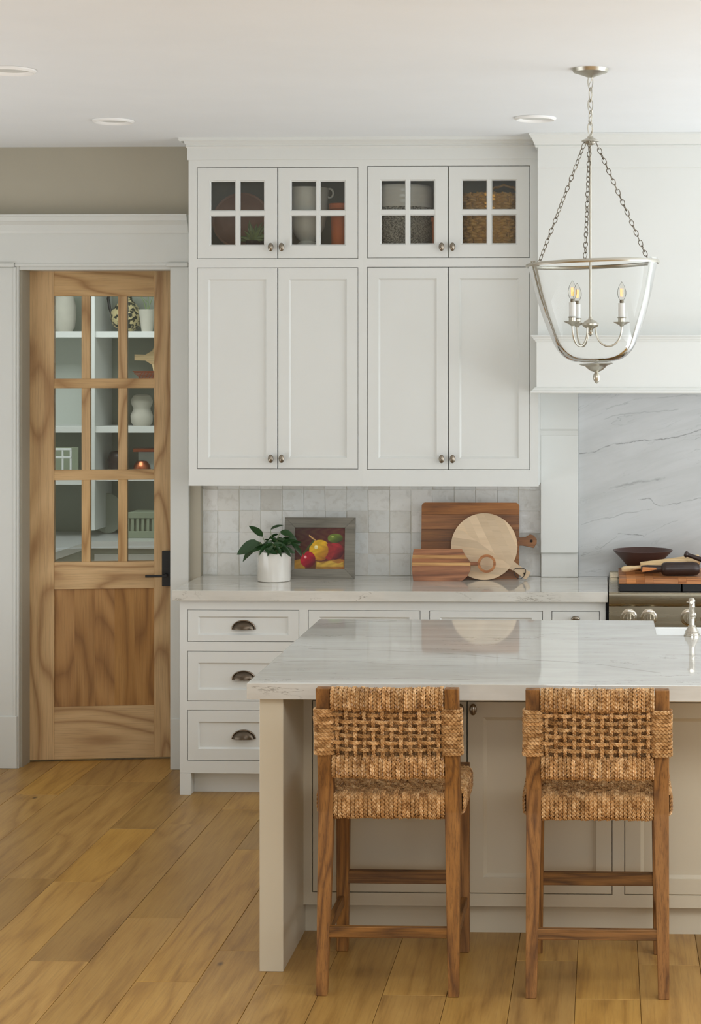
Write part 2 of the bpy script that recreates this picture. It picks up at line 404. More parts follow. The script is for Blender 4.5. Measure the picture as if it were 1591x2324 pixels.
def knob_mesh(h=.019, wv=.0125):
    bm = B(); lathe(bm, [(0, 0), (.007, 0), (.006, .004), (.0045, .008), (.0045, .014)], seg=16, axis='Y')
    b2 = bmesh.ops.create_uvsphere(bm, u_segments=20, v_segments=12, radius=1)['verts']
    for v in b2: v.co = Vector((v.co.x*wv, v.co.y*.008-.0, v.co.z*h))
    for v in bm.verts: pass
    return bm
def knob(parent, X, Y, Z, horiz=False):
    """stem goes from the face (Y) toward the camera"""
    bm = B(); lathe(bm, [(0, 0), (.0075, 0), (.006, .003), (.0045, .006), (.0045, .018)], seg=16, mat=Matrix.Rotation(pi/2, 4, 'X'))
    a, b = (.0195, .0125) if horiz else (.0125, .0195)
    vs = bmesh.ops.create_uvsphere(bm, u_segments=20, v_segments=12, radius=1)['verts']
    for v in vs: v.co = Vector((v.co.x*a, v.co.y*.009-.021, v.co.z*b))
    bmesh.ops.translate(bm, verts=bm.verts, vec=(X, Y, Z))
    return obj('knob', bm, M['knob'], parent, True)

# ------------------------------------------------------------------ key planes
ZC = 2.955; YT = 8.78; YU = 8.44; YB = 8.20; YBE = 8.166; YD = 8.735; YDC = 8.71
XCOR = PX(460, YT)
YI, YIB = 5.785, 7.26
ZCT = .915

# ------------------------------------------------------------------ room shell
box(b := B(), -5, 3.4, -2, YT+.25, -.06, -.012)
FL = struct('floor', b, M['floorwood'], 'oak plank floor')
# individual floor boards
PW = .1957; X0 = PF(1303, 2321, 0)[0]
joints = {}
for (px, py) in ((84, 1803), (300, 1881), (181, 2001), (351, 2083), (134, 2182), (376, 2228), (543, 1837), (546, 1928), (546, 2158), (1520, 2190), (1380, 2268), (760, 2156), (640, 2235), (1180, 2180), (30, 1700)):
    jx, jy = PF(px, py, 0); joints.setdefault(math.floor((jx-X0)/PW), []).append(jy)
rnd = random.Random(3)
meshes = {}
for kcol in range(-18, 11):
    xa = X0+kcol*PW; ys = sorted(joints.get(kcol, []))
    lo, hi = 3.2, 9.05
    full = [lo]
    if not ys: ys = [rnd.uniform(4.6, 6.4)]; 
    while ys[-1] < hi-1.3: ys.append(ys[-1]+rnd.uniform(1.2, 1.9))
    if ys[0]-lo > 1.9: ys.insert(0, ys[0]-rnd.uniform(1.3, 1.8))
    ys = [lo]+[y for y in ys if lo+.1 < y < hi-.1]+[hi]
    for ya, yb in zip(ys, ys[1:]):
        bm = B(); ex = rnd.uniform(-.0004, .0004)
        box(bm, .0007, PW-.0007, .0007, yb-ya-.0007, -.012, 0+ex, .0011)
        o = obj('floor_board', bm, M['floorwood'], FL, local=True); o.location = (xa, ya, 0)
box(b := B(), -5, 3.4, -2, YD+.12, ZC, ZC+.1); struct('ceiling', b, M['ceil'], 'plain white ceiling')
box(b := B(), XCOR-.12, 3.4, YT+.012, YT+.15, 0, ZC); struct('wall_back', b, M['trim'], 'kitchen wall behind the cabinets')
# door wall with its opening
DXL, DXR = PX(55, YD), PX(384, YD); ZDO = 2.40
xo0, xo1, zo = PX(40, YDC), PX(384, YDC), PZ(606, 200, YDC)
bm = B(); box(bm, -5, DXL-.01, YD, YD+.12, 0, ZC); box(bm, DXL-.01, DXR+.01, YD, YD+.12, zo+.01, ZC); box(bm, DXR+.01, XCOR, YD, YD+.12, 0, ZC)
struct('wall_back_left', bm, M['taupe'], 'taupe wall above and beside the pantry door')
box(b := B(), -5.1, -5, -2, YD+.12, 0, ZC); struct('wall_left', b, M['trim'], 'left wall outside the view')
# right wall with window opening, front wall with glazed door opening
bm = B(); wy0, wy1, wz0, wz1 = 3.1, 7.5, .98, 2.75
box(bm, 3.4, 3.55, -2, wy0, 0, ZC); box(bm, 3.4, 3.55, wy1, YT+.15, 0, ZC); box(bm, 3.4, 3.55, wy0, wy1, 0, wz0); box(bm, 3.4, 3.55, wy0, wy1, wz1, ZC)
struct('wall_right', bm, M['trim'], 'right wall with a wide window opening')
bm = B(); box(bm, -5, -1.5, -2.15, -2, 0, ZC); box(bm, 2.4, 3.4, -2.15, -2, 0, ZC); box(bm, -1.5, 2.4, -2.15, -2, 2.7, ZC); box(bm, -1.5, 2.4, -2.15, -2, 0, 1.0)
struct('wall_front', bm, M['trim'], 'wall behind the camera with wide glazed opening')

# door casing, header, jambs (trim pieces)
zc0 = PZ(606, 200, YDC); zb = PZ(597, 200, YDC); zf = PZ(530, 200, YDC); zcap = PZ(488, 200, YDC)
xr0, xr1 = PX(386, YDC), PX(428, YDC); xl0, xl1 = PX(-60, YDC), PX(36, YDC)
bm = B(); box(bm, xl0, xl1, YDC, YD, .19, zc0, .002); box(bm, xl1-.012, xl1, YDC-.004, YDC, .19, zc0, .001)
struct('trim_1', bm, M['trim'], 'white casing left of the pantry door')
bm = B(); box(bm, xr0, xr1, YDC, YD, .19, zc0, .002); struct('trim_2', bm, M['trim'], 'white casing right of the pantry door')
bm = B(); box(bm, xl0-.5, PX(38, YDC-.008), YDC-.008, YD, 0, PZ(1625, 20, YDC), .003); struct('baseboard_left', bm, M['trim'], 'tall white baseboard left of the pantry door')
bm = B(); box(bm, PX(388, YDC), xr1, YDC-.008, YD, 0, PZ(1630, 398, YDC), .003); struct('baseboard_right', bm, M['trim'], 'short white baseboard block between pantry door and drawers')
bm = B(); box(bm, xl0-.5, xr1, YDC-.002, YD, zb, zf+.002, .001); struct('trim_3', bm, M['trim'], 'flat white frieze board over the pantry door')
bm = B(); box(bm, xl0-.5, PX(34, YDC), YDC-.016, YD, zc0, zb, .003); box(bm, PX(378, YDC), xr1, YDC-.016, YD, zc0, zb, .003); box(bm, PX(34, YDC), PX(378, YDC), YDC-.006, YD, zc0+.004, zb, .002)
struct('trim_4', bm, M['trim'], 'thin white bead under the frieze board')
prism(b := B(), [(YD, zf), (YDC-.006, zf), (YDC-.012, zf+.012), (YDC-.016, zf+.04), (YDC-.032, zf+.055), (YDC-.04, zf+.058), (YDC-.044, zf+.078), (YDC-.05, zf+.08), (YDC-.05, zcap), (YD, zcap)], 'X', xl0-.5, xr1)
struct('trim_5', b, M['trim'], 'moulded white cap over the pantry doorway')
bm = B(); jx = PX(56, YD+.06)
box(bm, xl1-.006, xl1+.012, YDC+.004, YD+.13, 0, zc0+.005); box(bm, xl1+.012, jx+.002, YD+.03, YD+.07, 0, zc0-.004)
box(bm, xr0-.0, xr0+.02, YDC+.004, YD+.13, 0, zc0+.005); box(bm, xl1, xr0, YDC+.01, YD+.13, zc0-.012, zc0+.01)
struct('trim_6', bm, M['trim'], 'white jamb lining of the pantry doorway')

# ------------------------------------------------------------------ pantry door (ajar, swings into the pantry)
hx, hy = PX(62, 8.85), 8.85; TH = atan2(.105, .70)
door = sroot('door_1', 'knotty wood pantry door with nine glass panes, ajar', (hx, hy, 0)); door.rotation_euler = (0, 0, TH)
def dl(px):
    u = (px-CX)/F; ct, st = cos(TH), sin(TH)
    # (X c + Y s) = u(-X s + Y c)
    A = ct*_c+st*_s-u*(-ct*_s+st*_c); Bc = u*(-hx*_s+hy*_c)-(hx*_c+hy*_s); return Bc/A
def dz(py, px):
    t = dl(px); X = hx+t*cos(TH); Y = hy+t*sin(TH); return HC+(CY-py)/F*(Y*_c-X*_s)
xs = [0, dl(123), dl(185), dl(205), dl(268), dl(289), dl(350), dl(411)]
zs = [dz(1727, 62)+.001, dz(1605, 123), dz(1338, 123), dz(1276, 123), dz(1090, 123), dz(1067, 123), dz(881, 123), dz(859, 123), dz(672, 123), dz(611, 62)]
zs[0] = .01
T = .042
def dbox(name, x0, x1, z0, z1, m, y0=0, y1=T, bev=.0015, parent=door, **kw):
    return obj(name, box(B(), x0, x1, y0, y1, z0, z1, bev), m, parent, local=True, **kw)
st_l = dbox('stile', xs[0], xs[1], zs[0], zs[9], M['door_v'])
st_r = dbox('stile', xs[6], xs[7], zs[0], zs[9], M['door_v'])
for a, c in ((zs[8], zs[9]), (zs[2], zs[3]), (zs[0], zs[1])): dbox('rail', xs[1], xs[6], a, c, M['door_h'])
for a, c in ((zs[6], zs[7]), (zs[4], zs[5])): dbox('muntin', xs[1], xs[6], a, c, M['door_h'], .0005, T-.0005, .001)
for (a, c) in ((xs[2], xs[3]), (xs[4], xs[5])):
    for (p, q) in ((zs[3], zs[4]), (zs[5], zs[6]), (zs[7], zs[8])): dbox('muntin', a, c, p, q, M['door_v'], .0008, T-.0008, .001)
for (a, c) in ((xs[1], xs[2]), (xs[3], xs[4]), (xs[5], xs[6])):
    for (p, q) in ((zs[3], zs[4]), (zs[5], zs[6]), (zs[7], zs[8])): dbox('pane', a, c, p, q, M['glass'], .017, .021, 0)
# lower flat panel glued from boards
n = 5; pw = (xs[6]-xs[1])/n
for i in range(n): dbox('panel_board', xs[1]+i*pw, xs[1]+(i+1)*pw, zs[1]-.0, zs[2], M['door_panel'], .012, T-.012, .0)
hp = dbox('handle_plate', dl(368), dl(388), dz(1330, 377), dz(1250, 377), M['blackmetal'], -.012, 0, .001, label='black rectangular handle plate')
bm = B(); zl = dz(1305, 350); tube(bm, [(dl(378), -.012, zl), (dl(378), -.05, zl)], .009, 12); box(bm, dl(332), dl(381), -.056, -.044, zl-.006, zl+.006, .001)
obj('lever', bm, M['blackmetal'], hp, local=True)
for py in (735, 1250, 1560): dbox('hinge', -.014, -.002, dz(py+30, 62), dz(py-30, 62), M['blackmetal'], -.004, .03, .001)

# ------------------------------------------------------------------ pantry behind the door
PY0, PY1 = YD+.12, 11.08
bm = B(); box(bm, -3.75, XCOR-.12, PY1, PY1+.1, 0, 2.8); struct('wall_pantry_back', bm, M['sage'], 'grey green pantry wall behind the shelves')
bm = B(); box(bm, -3.85, -3.75, PY0, PY1, 0, 2.8); struct('wall_pantry_left', bm, M['pantry'], 'left pantry wall')
bm = B(); box(bm, XCOR-.12, XCOR-.02, PY0, PY1+.1, 0, 2.8); struct('wall_pantry_right', bm, M['pantry'], 'right pantry wall')
bm = B(); box(bm, -3.85, XCOR-.02, PY0, PY1+.1, 2.8, 2.9); struct('ceiling_pantry', bm, M['ceil'], 'pantry ceiling')
bm = B(); box(bm, -3.85, XCOR-.02, YT+.25, PY1+.1, -.06, -.012); struct('floor_pantry', bm, M['floorwood'], 'pantry floor')
YS = 10.72
def ps(px, Y=YS): return PX(px, Y)
shel = thing('pantry_shelving', 'white built-in pantry shelves seen through the glazed door', 'shelving', (ps(211), YS, 0))
sz = [(PZ(766, 250, YS), PZ(752, 250, YS)), (PZ(878, 250, YS), PZ(864, 250, YS)), (PZ(982, 250, YS), PZ(968, 250, YS)), (PZ(1091, 250, YS), PZ(1078, 250, YS))]
obj('post', box(B(), ps(205), ps(217), YS-.02, PY1-.005, ZCT+.04, 2.75, .001), M['white'], shel)
for i, (a, c) in enumerate(sz):
    obj('shelf', box(B(), ps(217), XCOR-.125, YS, PY1-.003, a, c, .001), M['white'], shel)
    if i in (0, 2): obj('shelf', box(B(), -3.74, ps(205), YS, PY1-.003, a, c, .001), M['white'], shel)
obj('back_panel', box(B(), -3.74, ps(205), PY1-.02, PY1-.004, sz[2][1], sz[0][0]), M['pantry'], shel)
pc = thing('pantry_counter', 'white L-shaped pantry counter with drawers, seen through the bottom door panes', 'counter', (ps(250, 10.45), 10.45, 0))
xin = PX(200, 10.45)
prism(b := B(), [(xin, 10.45), (XCOR-.125, 10.45), (XCOR-.125, PY1-.003), (-3.745, PY1-.003), (-3.745, 9.0), (xin, 9.0)], 'Z', ZCT-.04, ZCT); obj('worktop', b, M['porcelain'], pc)
b = B(); box(b, xin-.03, XCOR-.125, 10.48, PY1-.003, 0, ZCT-.04); box(b, -3.745, xin-.03, 9.02, PY1-.003, 0, ZCT-.04); obj('body', b, M['pantry'], pc)
for i in range(2):
    x0 = xin+.03+i*.42; obj('drawer', box(B(), x0, x0+.4, 10.465, 10.48, .62, ZCT-.075, .002), M['white'], pc)
def vase(name, label, cat, px, pyb, prof, mat, Y=YS+.17, zb=None, smooth=True, seg=36):
    X = PX(px, Y); t = thing(name, label, cat, (X, Y, zb)); obj('body', lathe(B(), [(r, zb+h) for r, h in prof], (X, Y, 0), seg), mat, t, smooth); return t
s1, sm, s2 = sz[0][1], sz[1][1], sz[2][1]
def pr(pts, sc=1): return [(r*sc, h*sc) for r, h in pts]
vase('vase', 'large smooth off-white egg-shaped vase on the left of the top pantry shelf', 'vase', 146, 0, [(0, 0), (.045, 0), (.062, .03), (.068, .09), (.068, .15), (.055, .21), (.036, .24), (.03, .26), (.025, .26), (.03, .24)], M['paleware'], zb=s1)
j = vase('jug', 'round mottled gold and green jug on the top pantry shelf behind the door muntin', 'jug', 287, 0, [(0, 0), (.04, 0), (.075, .03), (.095, .075), (.09, .12), (.06, .16), (.035, .19), (.03, .23), (.036, .24), (.03, .24), (.026, .2)], M['mottle'], zb=s1)
X = j.location.x
obj('handle', tube(B(), [(X-.085, j.location.y, s1+.1), (X-.1, j.location.y, s1+.14), (X-.11, j.location.y, s1+.2), (X-.1, j.location.y, s1+.24), (X-.03, j.location.y, s1+.22)], .009, 8), M['blackmetal'], j, True)
p = vase('plant_pot', 'small grey stone pot with a sprig beside the mottled jug in the pantry', 'pot', 334, 0, [(0, 0), (.032, 0), (.05, .125), (.052, .13), (.046, .13), (.044, .1), (0, .1)], M['paleware'], Y=YS+.07, zb=s1)
b = B()
for a in (-.5, .1, .7, 1.4): tube(b, [(p.location.x, p.location.y, s1+.1), (p.location.x+.02*sin(a*2), p.location.y, s1+.17), (p.location.x+.05*sin(a*3), p.location.y-.01, s1+.21+.02*cos(a))], [.003, .0025, .001], 5)
obj('sprig', b, M['aloe'], p, True)
# paddle board resting on shelf two, copper tray
Y = YS+.2; t = thing('paddle_board', 'wooden paddle board with drilled handle on the middle pantry shelf', 'cutting board', (PX(350, Y), Y, sm)); zc = PZ(811, 330, Y)
outline = [(PX(305, Y), zc-.018), (PX(305, Y), zc+.018), (PX(330, Y), zc+.016), (PX(345, Y), zc+.04), (PX(352, Y), zc+.075)]+[(PX(352, Y)+.2, zc+.12), (PX(352, Y)+.2, sm), (PX(352, Y), sm), (PX(345, Y), zc-.045), (PX(330, Y), zc-.02)]
obj('board', prism(B(), outline, 'Y', Y, Y+.018, .002), M['maple'], t)
Y = YS+.08; t = thing('copper_rack', 'slatted copper rack on the middle pantry shelf under the paddle board', 'rack', (PX(330, Y), Y, sm))
zt = PZ(843, 330, Y); zbm = PZ(860, 330, Y)
b = B()
for i in range(7): tube(b, [(PX(301, Y)+i*.008, Y, zt-i*.008), (PX(301, Y)+.16, Y, zt-i*.008)], .0025, 6)
for i in range(5): tube(b, [(PX(312, Y)+i*.02, Y, zbm-.01), (PX(312, Y)+.03+i*.02, Y, zt)], .0025, 6)
obj('wires', b, M['copper'], t, True, kind='stuff')
s3 = sz[3][1]
vase('stone_jug', 'pale stone jug standing on the middle pantry shelf at right', 'jug', 322, 0, [(0, 0), (.05, 0), (.062, .02), (.066, .06), (.052, .092), (.05, .105), (.062, .13), (.064, .15), (.05, .178), (.03, .185), (0, .186)], M['paleware'], zb=s2)
# white slatted basket on the left, below the second shelf, standing on a low shelf
tL = thing('slat_basket', 'white slatted basket behind the left pantry door pane', 'basket', (PX(135, 10.62), 10.62, PZ(1068, 140, 10.62)-.05))
Y = 10.62; zt = PZ(1017, 140, Y); zl = tL.location.z; xa, xb = PX(104, Y), PX(163, Y)
for z in (zt-.013, zt-.06, zl): obj('rim', box(B(), xa, xb, Y-.01, Y+.14, z, z+.013, .002), M['whitewire'], tL) if z == zl else obj('rim', box(B(), xa, xb, Y-.01, Y, z, z+.013, .002), M['whitewire'], tL)
for i in range(4):
    x = xa+(xb-xa-.01)*i/3; obj('slat', box(B(), x, x+.01, Y-.008, Y, zl, zt-.01), M['whitewire'], tL)
obj('back', box(B(), xa, xb, Y+.13, Y+.14, zl, zt), M['greencrate'], tL)
obj('shelf', box(B(), -3.74, ps(205), YS-.12, PY1-.003, zl-.03, zl-.001), M['white'], shel)
# bottles, pot and copper mould on the third shelf
vase('dark_crock', 'dark brown crock on the lower pantry shelf beside the door muntin', 'crock', 268, 0, [(0, 0), (.035, 0), (.055, .03), (.062, .08), (.05, .12), (.04, .13), (.034, .13)], M['darkwood'], zb=s3)
t = thing('copper_mould', 'reddish copper mould on the lower pantry shelf at right', 'mould', (PX(322, YS+.12), YS+.12, s3))
obj('body', lathe(B(), [(0, 0), (.05, 0), (.055, .01), (.048, .05), (.03, .075), (0, .08)], t.location[:], 20), M['copper'], t, True)
t = thing('wooden_tray', 'long red-brown wooden tray lying on the jar in the pantry', 'tray', (PX(334, YS+.16), YS+.16, s3+.098))
obj('tray', box(B(), t.location.x-.075, t.location.x+.075, t.location.y-.05, t.location.y+.05, s3+.13, s3+.15, .004), M['copper'], t)
obj('block', box(B(), t.location.x-.06, t.location.x+.06, t.location.y+.03, t.location.y+.05, s3, s3+.131), M['pantry'], t)
# sage crates and an added oval, imitating a glass reflection, on the pantry counter
t = thing('slatted_crate', 'sage green slatted crate on the right of the pantry counter', 'crate', (PX(322, 10.66), 10.66, ZCT)); Y = 10.66; xa, xb = PX(286, Y), PX(362, Y)
zA = PZ(1222, 320, Y); 
for (z0, z1) in ((ZCT, ZCT+.04), (ZCT+.115, ZCT+.15)): obj('rail', box(B(), xa, xb, Y-.005, Y+.01, z0, z1, .002), M['greencrate'], t)
for i in range(7):
    x = xa+(xb-xa-.016)*i/6; obj('slat', box(B(), x, x+.016, Y, Y+.008, ZCT+.03, ZCT+.12), M['greencrate'], t)
obj('box', box(B(), xa+.01, xb-.01, Y+.02, Y+.22, ZCT, ZCT+.148, .002), M['greencrate'], t)
b = B(); pts = [(.12*cos(a)*.8, .12*sin(a)+.12) for a in [2*pi*i/28 for i in range(28)]]
Xp = PX(245, 10.95); t = thing('oval_reflection', 'dull green oval standing in for a reflection in the pantry door glass', 'reflection stand-in', (Xp, 10.95, ZCT))
obj('plate', prism(B(), [(Xp+x, ZCT+z) for x, z in pts], 'Y', 10.94, 10.955, .003), M['sage'], t)

# ------------------------------------------------------------------ upper cabinets
ux0, uxm, ux1 = PX(428, YU), PX(823, YU), PX(1222, YU)
def cz(py, px=800): return PZ(py, px, YU)
zub, zut = cz(1103), cz(350)
FT = .02
def front_frame(parent, x0, x1, z0, z1, holes, yf, th, m):
    """face frame: grid of bars around holes, one mesh"""
    bm = B(); X = sorted({x0, x1}|{h[0] for h in holes}|{h[1] for h in holes}); Z = sorted({z0, z1}|{h[2] for h in holes}|{h[3] for h in holes})
    def solid(cx, cz_): return x0 < cx < x1 and z0 < cz_ < z1 and not any(h[0] < cx < h[1] and h[2] < cz_ < h[3] for h in holes)
    vd = {}
    def V(x, y, z):
        key = (round(x, 6), round(y, 6), round(z, 6))
        if key not in vd: vd[key] = bm.verts.new((x, y, z))
        return vd[key]
    for i in range(len(X)-1):
        for k_ in range(len(Z)-1):
            a, b_, c, d = X[i], X[i+1], Z[k_], Z[k_+1]; mx, mz = (a+b_)/2, (c+d)/2
            if not solid(mx, mz): continue
            bm.faces.new((V(a, yf, c), V(b_, yf, c), V(b_, yf, d), V(a, yf, d)))
            bm.faces.new((V(a, yf+th, d), V(b_, yf+th, d), V(b_, yf+th, c), V(a, yf+th, c)))
            ex = lambda p: (p[0], p[1])
            if not solid(a-1e-4, mz): bm.faces.new((V(a, yf, c), V(a, yf, d), V(a, yf+th, d), V(a, yf+th, c)))
            if not solid(b_+1e-4, mz): bm.faces.new((V(b_, yf, d), V(b_, yf, c), V(b_, yf+th, c), V(b_, yf+th, d)))
            if not solid(mx, c-1e-4): bm.faces.new((V(b_, yf, c), V(a, yf, c), V(a, yf+th, c), V(b_, yf+th, c)))
            if not solid(mx, d+1e-4): bm.faces.new((V(a, yf, d), V(b_, yf, d), V(b_, yf+th, d), V(a, yf+th, d)))
    return obj('face_frame', bm, m, parent)
G = .0022   # reveal gap
def upper(xL, xR, cols, row_u, row_l, panes, label):
    t = thing('wall_cabinet', label, 'cabinet', ((xL+xR)/2, YU+.17, zub), 0, 'wall cabinets over the counter')
    d0, dm, d1 = [PX(p, YU) for p in cols]; zu1, zu0 = cz(row_u[0]), cz(row_u[1]); zl1, zl0 = cz(row_l[0]), cz(row_l[1])
    front_frame(t, xL, xR, zub, zut, [(d0, d1, zu0, zu1), (d0, d1, zl0, zl1)], YU, FT, M['white'])
    b = B(); yb = YT-.003
    box(b, xL, xL+.018, YU+FT, yb, zub, zut); box(b, xR-.018, xR, YU+FT, yb, zub, zut); box(b, xL+.018, xR-.018, yb-.01, yb, zub, zut)
    box(b, xL+.018, xR-.018, YU+FT, yb-.01, zub, zub+.04)
    box(b, xL+.018, xR-.018, YU+FT, yb-.01, zut-.02, zut)
    obj('carcass', b, M['white'], t)
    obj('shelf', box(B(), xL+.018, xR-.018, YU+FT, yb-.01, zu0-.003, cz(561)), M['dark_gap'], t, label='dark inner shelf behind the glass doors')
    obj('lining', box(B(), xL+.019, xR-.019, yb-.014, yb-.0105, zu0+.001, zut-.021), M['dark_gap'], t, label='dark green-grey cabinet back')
    for i, (a, c) in enumerate(((d0, dm), (dm, d1))):
        side = 1 if i == 0 else -1
        kx = (c-.0285) if i == 0 else (a+.0215)
        # solid door
        dr = obj('door', door_frame(B(), a+G, c-G, zl0+G, zl1-G, YU+.001, .02, .05, .05), M['white'], t)
        obj('panel', panel_box(B(), a+G+.055, c-G-.055, zl0+.057, zl1-.057, YU+.0105, YU+.016), M['white'], dr)
        knob(dr, kx, YU+.001, cz(1041))
        # glazed door
        x0, x1 = a+G, c-G; z0, z1 = zu0+G, zu1-G
        ph, pv = panes[i]; gx = [PX(p, YU) for p in ph]; gz = [cz(p) for p in pv]   # gx: 4 xs, gz: 4 zs from top
        st = obj('glass_door', door_frame(B(), x0, x1, z0, z1, YU+.001, .02, (gx[0]-x0), (z1-gz[0]), .007, .007), M['white'], t)
        # note: door_frame is symmetric; bars cut the opening in four
        xi0, xi1 = gx[0]+.004, gx[3]-.004 if gx[3]-.004 < x1-(gx[0]-x0) else gx[3]
        zi0, zi1 = gz[3]+.002, gz[0]-.002
        def bar(x0_, x1_, z0_, z1_):
            bm = B(); box(bm, x0_, x1_, YU+.008, YU+.018, z0_, z1_)
            if x1_-x0_ < z1_-z0_: prism(bm, [(x0_, YU+.0082), (x0_+.0045, YU+.002), (x1_-.0045, YU+.002), (x1_, YU+.0082)], 'Z', z0_, z1_)
            else: prism(bm, [(YU+.0082, z0_), (YU+.002, z0_+.0045), (YU+.002, z1_-.0045), (YU+.0082, z1_)], 'X', x0_, x1_)
            return bm
        xo = x1-(gx[0]-x0); zo_ = z0+(z1-gz[0])
        obj('muntin', bar(gx[1], gx[2], zo_-.001, gz[0]+.001), M['white'], st)
        o_ = obj('muntin', bar(gx[0]-.001, xo+.001, gz[2], gz[1]), M['white'], st); o_.location.y = .0006
        for (p0, p1) in ((gx[0], gx[1]), (gx[2], xo)):
            for (q0, q1) in ((gz[2-0]-(gz[2]-zo_), gz[2]), (gz[1], gz[0])):
                obj('pane', box(B(), p0-.004, p1+.004, YU+.0135, YU+.0165, q0-.004, q1+.004), M['glass'], st)
        knob(st, kx, YU+.001, cz(561))
    return t, cz(561)
UA, zsh = upper(ux0, uxm, (447, 630, 813), (379, 587), (607, 1065), (((475, 533, 545, 603), (408, 476, 490, 558)), ((658, 716, 727, 786), (408, 476, 490, 558))),
      'left white wall cabinet with a bowl, urn and plant behind its glazed top doors')
UB, zsh2 = upper(uxm, ux1, (833, 1017, 1203), (377, 586), (606, 1066), (((862, 919, 931, 990), (407, 475, 489, 558)), ((1046, 1104, 1117, 1175), (407, 475, 489, 557))),
      'right white wall cabinet with a stoneware pot and woven basket behind its glazed top doors')
# crown over the wall cabinets
zc1 = cz(362)
ycr = YU
prof = [(ycr+.3, zc1), (ycr-.008, zc1), (ycr-.008, zc1+.052), (ycr-.012, zc1+.056), (ycr-.016, zc1+.060), (ycr-.014, zc1+.064), (ycr-.014, zc1+.068), (ycr-.022, zc1+.072), (ycr-.027, zc1+.086), (ycr-.036, zc1+.102), (ycr-.05, ZC-.016), (ycr-.056, ZC-.012), (ycr-.056, ZC), (ycr+.3, ZC)]
bm = B(); A = []
for y, z in prof:
    o = ycr-y if y < ycr else 0
    A.append((bm.verts.new((ux1+.0, y, z)), bm.verts.new((ux0-max(o-.0, 0)*.62, y, z)), bm.verts.new((ux0-max(o, 0)*.62, YT, z))))
for (p, q) in zip(A, A[1:]):
    bm.faces.new((p[0], q[0], q[1], p[1])); bm.faces.new((p[1], q[1], q[2], p[2]))
bmesh.ops.recalc_face_normals(bm, faces=bm.faces)
tag(obj('crown_moulding', bm, M['white']), 'white crown moulding along the top of the wall cabinets', 'moulding')

# contents of the glazed cabinets
YV = YU+.16
def inside(px, Y=YV): return PX(px, Y)
Xb = inside(541); t = thing('round_bowl', 'large round brown bowl standing on edge behind the leftmost glazed door', 'bowl', (Xb, YV+.06, zsh))
rot = Matrix.Rotation(radians(78), 4, 'X')
obj('body', lathe(B(), [(0, -.05), (.06, -.05), (.11, -.025), (.133, .01), (.136, .02), (.126, .018), (.112, -.008), (.085, -.032), (.05, -.043), (0, -.045)], (Xb, YV+.08, zsh+.138), 44, mat=rot), M['brownbowl'], t, True)
t = thing('aloe_plant', 'green spiky aloe in front of the round bowl', 'plant', (inside(575, YU+.08), YU+.08, zsh))
ax, ay = t.location.x, t.location.y; b = B(); rn = random.Random(5)
for i in range(22):
    a = 2*pi*i/22*2.4; el = rn.uniform(.15, 1.35); L = rn.uniform(.075, .115)
    d = Vector((cos(a)*cos(el), sin(a)*cos(el)*.55, sin(el))); p0 = Vector((ax, ay, zsh+.035))
    q = [p0+d*L*k_/4+Vector((0, 0, -.012*(k_/4)**2)) for k_ in range(5)]
    tube(b, q, [.009, .0115, .0095, .006, .0008], 6)
obj('leaves', b, M['aloe'], t, True); obj('pot', lathe(B(), [(0, 0), (.03, 0), (.036, .035), (.032, .036), (0, .03)], (ax, ay, zsh), 20), M['soil'], t, True)
X = inside(698); t = thing('urn', 'pale footed stoneware urn with a ring handle behind the second glazed door', 'urn', (X, YV, zsh))
obj('body', lathe(B(), [(0, 0), (.046, 0), (.046, .028), (.034, .038), (.05, .052), (.078, .1), (.092, .17), (.096, .25), (.1, .285), (.094, .287), (.088, .25), (.07, .1), (0, .06)], (X, YV, zsh), 44), M['stoneware'], t, True)
obj('handle', tube(B(), [(X+.104+.017*cos(a), YV, zsh+.262+.021*sin(a)) for a in [2*pi*i/16 for i in range(16)]], .0048, 8, True), M['stoneware'], t, True)
X = inside(772, YU+.1); t = thing('terracotta_pot', 'tall orange terracotta pot beside the pale urn', 'pot', (X, YU+.1, zsh))
obj('body', lathe(B(), [(0, 0), (.04, 0), (.044, .178), (.052, .182), (.053, .205), (.049, .208), (.044, .2), (.038, .02), (0, .02)], (X, YU+.1, zsh), 32), M['terracotta'], t, True)
X = inside(915); t = thing('stoneware_crock', 'large two-tone speckled stoneware crock behind the third glazed door', 'crock', (X, YV, zsh2))
obj('lower_body', lathe(B(), [(0, 0), (.1, 0), (.125, .02), (.133, .1), (.14, .19)], (X, YV, zsh2), 48), M['speckle'], t, True, label='rough dark speckled lower half')
pf = [(.14, .19)]+[(.141+.0012*sin(i*1.9), .19+i*.0075) for i in range(1, 12)]+[(.139, .285), (.13, .293), (.122, .29), (.12, .2)]
obj('upper_body', lathe(B(), pf, (X, YV, zsh2), 48), M['whiteglaze'], t, True, label='glossy pale glazed ribbed upper half')
for (px, lb) in ((982, 'small terracotta pot half hidden by the stoneware crock'), (1055, 'dull terracotta pot half hidden beside the woven basket')):
    X = inside(px+3, YU+.07 if px < 1000 else YU+.2); Y = YU+.07 if px < 1000 else YU+.2
    X = PX(px+(8 if px < 1000 else -17), Y)
    t = thing('terracotta_pot', lb, 'pot', (X, Y, zsh2)); r = .021
    obj('body', lathe(B(), [(0, 0), (r*.85, 0), (r, .12), (r+.004, .122), (r+.004, .142), (r-.003, .142), (0, .13)], (X, Y, zsh2), 24), M['terracotta'], t, True)
